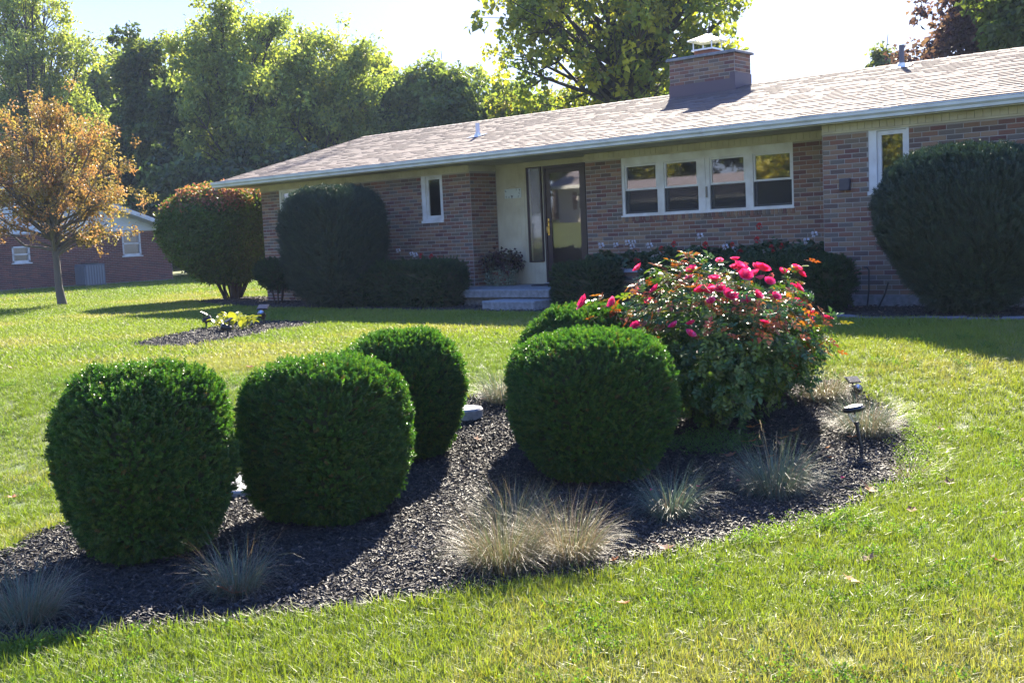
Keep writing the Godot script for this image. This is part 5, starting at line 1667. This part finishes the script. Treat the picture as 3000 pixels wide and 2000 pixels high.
# ------------------------------------------------------------------ across the street; it shows in the window and door glass
func build_across() -> void:
	var b := MB.new()
	var x := -120.0
	while x < 80.0:
		b.quad(Vector3(x, 0.02, 24.5), Vector3(x + 4, 0.02, 24.5), Vector3(x + 4, 0.02, 18.5), Vector3(x, 0.02, 18.5))
		x += 4.0
	structure("street", b.mesh(mat(lin(0.16, 0.155, 0.15), 0.85, grain(41, 0.1, 0.7, 1.0), 0.8)))
	var t := thing("house_across_the_street", Vector3(-33.0, land(-33, 46), 46.0), "pale house with white eaves across the street, mirrored in the door and windows", "house")
	b = MB.new()
	b.span(Vector3(-9, -0.3, 0), Vector3(9, 2.6, 8))
	part("wall", b.mesh(mat(lin(0.55, 0.50, 0.46), 0.8)), t)
	b = MB.new()
	b.along_x([Vector2(-0.7, 2.6), Vector2(-0.7, 2.5), Vector2(8.7, 2.5), Vector2(8.7, 2.6), Vector2(4.0, 4.2)], -9.6, 9.6)
	part("roof", b.mesh(mat(lin(0.26, 0.23, 0.24), 0.8)), t)
	b = MB.new()
	b.span(Vector3(-9.7, 2.45, -0.85), Vector3(9.7, 2.68, -0.7))
	part("gutter", b.mesh(m_white), t)
	for q in [-6.5, -2.0, 3.5, 7.0]:
		b = MB.new()
		rails(b, q - 0.8, q + 0.8, 0.95, 2.2, -0.05, -0.001, 0.1, 0.1, 0.1, 0.1)
		b.span(Vector3(q - 0.04, 1.05, -0.05), Vector3(q + 0.04, 2.1, -0.001))
		var w := part("window", b.mesh(m_white), t)
		b = MB.new()
		b.span(Vector3(q - 0.7, 1.05, -0.02), Vector3(q + 0.7, 2.1, -0.002))
		part("pane", b.mesh(mat(lin(0.03, 0.035, 0.04), 0.1)), w)
		for s in [-1.0, 1.0]:
			b = MB.new()
			b.span(Vector3(q + s * 1.0 - 0.2, 0.95, -0.04), Vector3(q + s * 1.0 + 0.2, 2.2, -0.001))
			part("shutter", b.mesh(mat(lin(0.12, 0.04, 0.04), 0.7)), w)
	var spots := [[-48.0, 40.0, 9.0, 3.4, "mid"], [-40.0, 58.0, 13.0, 4.2, "gold"], [-30.0, 60.0, 12.0, 4.4, "mid"], [-20.0, 58.0, 13.0, 4.2, "gold"], [-10.0, 60.0, 13.5, 4.5, "dark"], [0.0, 56.0, 12.0, 4.2, "mid"], [-22.5, 42.5, 4.6, 1.6, "gold"], [-55.0, 56.0, 13.0, 4.6, "dark"], [-62.0, 50.0, 13.0, 4.6, "mid"], [-48.0, 55.0, 13.0, 4.6, "dark"], [-52.0, 62.0, 15.0, 5.0, "dark"], [-58.0, 66.0, 16.0, 5.0, "mid"], [-44.5, 43.0, 5.5, 2.0, "dark"], [-66.0, 60.0, 15.0, 5.0, "dark"], [-36.0, 66.0, 16.0, 5.0, "dark"], [-46.0, 66.0, 16.0, 5.0, "mid"], [-26.0, 68.0, 16.5, 5.0, "dark"], [-15.0, 68.0, 16.0, 5.0, "mid"], [-5.0, 66.0, 15.0, 5.0, "gold"], [8.0, 60.0, 14.0, 5.0, "dark"]]
	for q in spots:
		tree("street_tree", Vector3(q[0], land(q[0], q[1]), q[1]), q[2] + 1.0, q[3], q[4], "leafy tree across the street, mirrored in the window glass", "tree", "trees across the street", {"lobes": 20, "clumps": 45, "size": 0.6, "crown": 1.5})

func _ready() -> void:
	# --- camera
	var cam := Camera3D.new()
	cam.name = "camera"
	add_child(cam)
	var f := Vector3(sin(YAW) * cos(PITCH), sin(PITCH), -cos(YAW) * cos(PITCH))
	var r0 := f.cross(Vector3.UP).normalized()
	var u0 := r0.cross(f)
	var r := r0 * cos(ROLL) + u0 * sin(ROLL)
	var u := u0 * cos(ROLL) - r0 * sin(ROLL)
	cam.transform = Transform3D(Basis(r, u, -f), EYE)
	cam.fov = rad_to_deg(2.0 * atan(1000.0 / 3269.36))
	cam.near = 0.05
	cam.far = 900.0
	cam.current = true
	# --- sky and sun: the sun stands ahead, a little right of the picture's middle
	var env := Environment.new()
	env.background_mode = Environment.BG_SKY
	var sky := Sky.new()
	var sm := ProceduralSkyMaterial.new()
	sm.sky_top_color = Color(0.30, 0.48, 0.82)
	sm.sky_horizon_color = Color(0.84, 0.90, 0.98)
	sm.sky_curve = 0.16
	sm.ground_bottom_color = Color(0.20, 0.22, 0.16)
	sm.ground_horizon_color = Color(0.60, 0.68, 0.74)
	sm.sun_angle_max = 52.0
	sm.sun_curve = 0.28
	sm.energy_multiplier = 0.46
	sky.sky_material = sm
	env.sky = sky
	env.ambient_light_source = Environment.AMBIENT_SOURCE_SKY
	env.tonemap_mode = Environment.TONE_MAPPER_LINEAR
	env.tonemap_exposure = 5.3
	env.sdfgi_enabled = true
	env.ssao_enabled = true
	env.ssil_enabled = true
	env.fog_enabled = true
	env.fog_density = 0.0005
	env.fog_light_color = Color(0.80, 0.88, 1.0)
	var we := WorldEnvironment.new()
	we.name = "environment"
	we.environment = env
	add_child(we)
	var sun := DirectionalLight3D.new()
	sun.name = "sun"
	sun.light_color = Color(1.0, 0.955, 0.88)
	sun.light_energy = 1.6
	sun.light_angular_distance = 0.53
	sun.shadow_enabled = true
	add_child(sun)
	var to_sun := Vector3(-sin(SUN_TURN) * cos(SUN_HEIGHT), sin(SUN_HEIGHT), -cos(SUN_TURN) * cos(SUN_HEIGHT))
	sun.look_at_from_position(to_sun * 50.0, Vector3.ZERO, Vector3.UP)

	noise.seed = 5
	noise.frequency = 0.02
	noise2.seed = 9
	noise2.frequency = 0.22
	noise2.fractal_octaves = 4
	rng.seed = 2024

	# --- materials
	var fine := grain(1, 0.12, 0.72, 1.0)
	var blotch := grain(2, 0.015, 0.66, 1.0, 256, 0.8, 0.06)
	m_mortar = mat(lin(0.40, 0.365, 0.315), 0.9, fine, 3.0)
	for c in brick_colors: brick_mats.push_back(mat(c, 0.85, fine, 5.0))
	brick_any = mat(Color.WHITE, 0.85, fine, 5.0)
	m_white = mat(lin(0.70, 0.72, 0.71), 0.45, blotch, 0.7)
	m_cream = mat(lin(0.58, 0.55, 0.40), 0.6, blotch, 0.5)
	m_brown = mat(lin(0.040, 0.024, 0.024), 0.4)
	m_concrete = mat(lin(0.27, 0.28, 0.28), 0.9, grain(3, 0.03, 0.5, 1.0, 256, 1.2), 1.2)
	m_stone = mat(lin(0.46, 0.45, 0.46), 0.85, grain(4, 0.05, 0.55, 1.0, 256, 1.1), 2.0)
	m_edging = mat(lin(0.16, 0.15, 0.16), 0.9, fine, 2.0)
	m_brass = mat(lin(0.75, 0.50, 0.12), 0.3)
	m_brass.metallic = 0.8
	m_black = mat(lin(0.014, 0.014, 0.016), 0.42)
	m_room = mat(lin(0.20, 0.18, 0.16), 0.9)
	m_glass = StandardMaterial3D.new()
	m_glass.albedo_color = Color(0.05, 0.06, 0.06, 0.03)
	m_glass.transparency = BaseMaterial3D.TRANSPARENCY_ALPHA
	m_glass.roughness = 0.02
	m_clear = StandardMaterial3D.new()
	m_clear.albedo_color = Color(0.5, 0.52, 0.52, 0.06)
	m_clear.transparency = BaseMaterial3D.TRANSPARENCY_ALPHA
	m_clear.roughness = 0.08
	m_solar = mat(lin(0.02, 0.022, 0.035), 0.4)
	m_screen = StandardMaterial3D.new()
	m_screen.albedo_color = Color(0.16, 0.17, 0.18, 0.5)
	m_screen.transparency = BaseMaterial3D.TRANSPARENCY_ALPHA
	m_screen.roughness = 0.7
	m_soil = mat(lin(0.020, 0.015, 0.013), 0.95, fine, 4.0)
	m_twig = mat(lin(0.060, 0.042, 0.028), 0.85)
	m_twigv = mat(Color.WHITE, 0.7)
	m_twigv2 = mat(lin(0.06, 0.09, 0.035), 0.7)
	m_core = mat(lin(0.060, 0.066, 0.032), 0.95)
	m_bark = mat(lin(0.058, 0.048, 0.040), 0.9, fine, 2.0)
	m_bark_pale = mat(lin(0.13, 0.115, 0.10), 0.9, fine, 4.0)
	m_boxleaf = leaf_mat(lin(0.65, 1.0, 0.18), 0.36, 0.5)
	m_yew = leaf_mat(lin(0.25, 0.30, 0.14), 0.5)
	m_treeleaf = leaf_mat(lin(0.95, 1.0, 0.55), 0.5)
	m_fescue = leaf_mat(lin(0.6, 0.6, 0.5), 0.5)
	m_grass = leaf_mat(lin(0.95, 1.0, 0.4), 0.55)
	for i in 3:
		box_shoots.push_back(shoot(m_boxleaf, 100 + i, 0.055, 9, 0.018, 0.0105, 0.85))
		yew_shoots.push_back(shoot(m_yew, 120 + i, 0.16, 16, 0.040, 0.010, 0.9))
	tree_sprays["broad"] = spray(15, 0.55, 0.46, m_treeleaf, 201, 0.3)
	tree_sprays["big"] = spray(13, 0.70, 0.58, m_treeleaf, 203, 0.4)
	tree_sprays["fine"] = spray(26, 0.42, 0.26, m_treeleaf, 202, 0.25)

	# --- setting
	build_land()
	build_house()
	build_neighbour()
	build_across()
	build_trees()
	build_foundation_planting()
	build_garden()
	build_lawn()

func build_land() -> void:
	var b := MB.new()
	var xs: Array[float] = []
	var zs: Array[float] = []
	var v := -300.0
	while v <= 300.0:
		xs.push_back(v)
		v += 0.6 if v > -12.0 and v < 9.0 else (3.0 if v > -70.0 and v < 40.0 else 15.0)
	v = -300.0
	while v <= 200.0:
		zs.push_back(v)
		v += 0.6 if v > -1.0 and v < 16.0 else (3.0 if v > -60.0 and v < 60.0 else 15.0)
	for i in xs.size():
		for j in zs.size():
			b.v.push_back(Vector3(xs[i], land(xs[i], zs[j]), zs[j]))
			var e := 0.3
			b.n.push_back(Vector3(land(xs[i] - e, zs[j]) - land(xs[i] + e, zs[j]), 2.0 * e, land(xs[i], zs[j] - e) - land(xs[i], zs[j] + e)).normalized())
			b.c.push_back(Color.WHITE)
	var w := zs.size()
	for i in xs.size() - 1:
		for j in w - 1:
			var k := i * w + j
			for q in [k, k + w, k + w + 1, k, k + w + 1, k + 1]: b.ix.push_back(q)
	var f := FastNoiseLite.new()
	f.seed = 61
	f.frequency = 0.02
	f.fractal_octaves = 6
	var im := f.get_seamless_image(512, 512)
	im.convert(Image.FORMAT_RGB8)
	for y in 512:
		for x in 512:
			var t := im.get_pixel(x, y).r
			var c := lin(0.075, 0.110, 0.018).lerp(lin(0.130, 0.145, 0.032), smoothstep(0.35, 0.75, t))
			im.set_pixel(x, y, c.linear_to_srgb())
	structure("lawn_ground", b.mesh(mat(Color.WHITE, 0.9, ImageTexture.create_from_image(im), 0.21)))
	sheet("mulch_bed", bed, 0.06, 0.010, m_soil)
	sheet("island_bed", island, 0.08, 0.010, m_soil)
	sheet("house_bed", house_bed, 0.1, 0.012, m_soil)
	chips("mulch_chips", bed, 4300.0, "black shredded bark mulch in the big front bed")
	chips("island_mulch", island, 900.0, "dark shredded bark mulch in the island bed", 1.3)
	chips("house_mulch", house_bed, 260.0, "dark shredded bark mulch along the house", 1.6)

func build_lawn() -> void:
	var tufts: Array[ArrayMesh] = []
	for i in 4: tufts.push_back(lawn_tuft(700 + i, 18, 0.045, 0.062, 0.0042, 0.9))
	tufts.push_back(lawn_tuft(705, 12, 0.05, 0.085, 0.0050, 1.5))
	var far_tufts: Array[ArrayMesh] = []
	for i in 2: far_tufts.push_back(lawn_tuft(710 + i, 22, 0.13, 0.070, 0.012, 0.9))
	rng.seed = 808
	var near_sets: Array[Copies] = []
	for i in 5: near_sets.push_back(Copies.new())
	var far_sets: Array[Copies] = [Copies.new(), Copies.new()]
	for band in [[2.6, 5.2, 1100.0, 0], [5.2, 8.0, 800.0, 0], [8.0, 12.0, 520.0, 0], [12.0, 18.0, 200.0, 1], [18.0, 30.0, 110.0, 1], [30.0, 52.0, 40.0, 2]]:
		var half: float = 0.56 * band[1] + 0.8
		var n := int(2.0 * half * (band[1] - band[0]) * band[2])
		for i in n:
			var s := rnd(band[0], band[1])
			var a := rnd(-half, half)
			if absf(a) > 0.52 * s + 0.8: continue
			var x := EYE.x + sin(YAW) * s + cos(YAW) * a
			var z := EYE.z - cos(YAW) * s + sin(YAW) * a
			var p := Vector2(x, z)
			if inside(p, bed) or inside(p, island) or inside(p, house_bed): continue
			if x > -13.6 and z < 0.4 and z > -8.4: continue
			if x < -32.9 and z < 0.7 and z > -11.0: continue
			var nz := noise2.get_noise_2d(x * 1.0, z * 1.0)
			var nb := noise2.get_noise_2d(x * 0.18 + 40.0, z * 0.18)
			var c := lin(0.150, 0.222, 0.028).lerp(lin(0.235, 0.275, 0.042), clampf(0.45 + nb * 1.2 + nz * 0.7, 0.0, 1.0))
			if nz + rng.randf() * 0.3 > 0.47: c = c.lerp(lin(0.34, 0.30, 0.15), 0.5)
			var f := rnd(0.8, 1.2)
			c = Color(c.r * f, c.g * f, c.b * f)
			var tall := 1.0 + 0.35 * nb
			if s > 7.0 or s < 0.0: tall *= 0.95
			var y := land(x, z)
			if band[3] == 0:
				near_sets[rng.randi() % 4 if rng.randf() < 0.88 else 4].add(turned(rnd(0, TAU), rnd(-0.15, 0.15), rnd(-0.15, 0.15), rnd(0.75, 1.2) * tall), Vector3(x, y, z), c)
			else:
				far_sets[i % 2].add(turned(rnd(0, TAU), 0.0, 0.0, rnd(0.8, 1.2) * (1.0 if band[3] == 1 else 1.6)), Vector3(x, y, z), c)
	for i in 5: tag(copies("grass", tufts[i], near_sets[i], self, "stuff"), "sunlit lawn grass around the mulch bed", "grass")
	for i in 2: tag(copies("far_grass", far_tufts[i], far_sets[i], self, "stuff"), "sunlit lawn grass towards the houses", "grass")
	var weed := spray(12, 0.5, 0.40, m_grass, 302)
	rng.seed = 811
	var wk := Copies.new()
	for i in 150:
		var s := rnd(3.4, 11.0)
		var a := rnd(-0.55, 0.55) * s
		var c0 := Vector2(EYE.x + sin(YAW) * s + cos(YAW) * a, EYE.z - cos(YAW) * s + sin(YAW) * a)
		for j in 14:
			var q := c0 + Vector2(rng.randfn(), rng.randfn()) * 0.07
			if inside(q, bed) or inside(q, island) or inside(q, house_bed): continue
			wk.add(turned(rnd(0, TAU), rnd(-0.3, 0.3), 0.0, rnd(0.02, 0.034)), Vector3(q.x, land(q.x, q.y) + rnd(0.02, 0.05), q.y), lin(0.11, 0.20, 0.03) * rnd(0.7, 1.3))
	tag(copies("lawn_weeds", weed, wk, self, "stuff"), "broad-leaved weeds scattered in the lawn", "weeds")
	# longer blades hanging over the bed's edge
	rng.seed = 809
	var k := Copies.new()
	for i in bed.size():
		var a := bed[i]
		var b := bed[(i + 1) % bed.size()]
		var n := int(a.distance_to(b) * 55.0)
		for j in n:
			var q := a.lerp(b, rng.randf())
			var out := (b - a).orthogonal().normalized()
			if inside(q + out * 0.05, bed): out = -out
			q += out * rnd(-0.02, 0.07)
			var c := lin(0.150, 0.240, 0.028).lerp(lin(0.25, 0.27, 0.05), rng.randf())
			k.add(turned(rnd(0, TAU), rnd(-0.2, 0.2), rnd(-0.2, 0.2), rnd(0.8, 1.35)), Vector3(q.x, land(q.x, q.y), q.y), c)
	tag(copies("edge_grass", tufts[4], k, self, "stuff"), "longer grass leaning over the edge of the mulch bed", "grass")
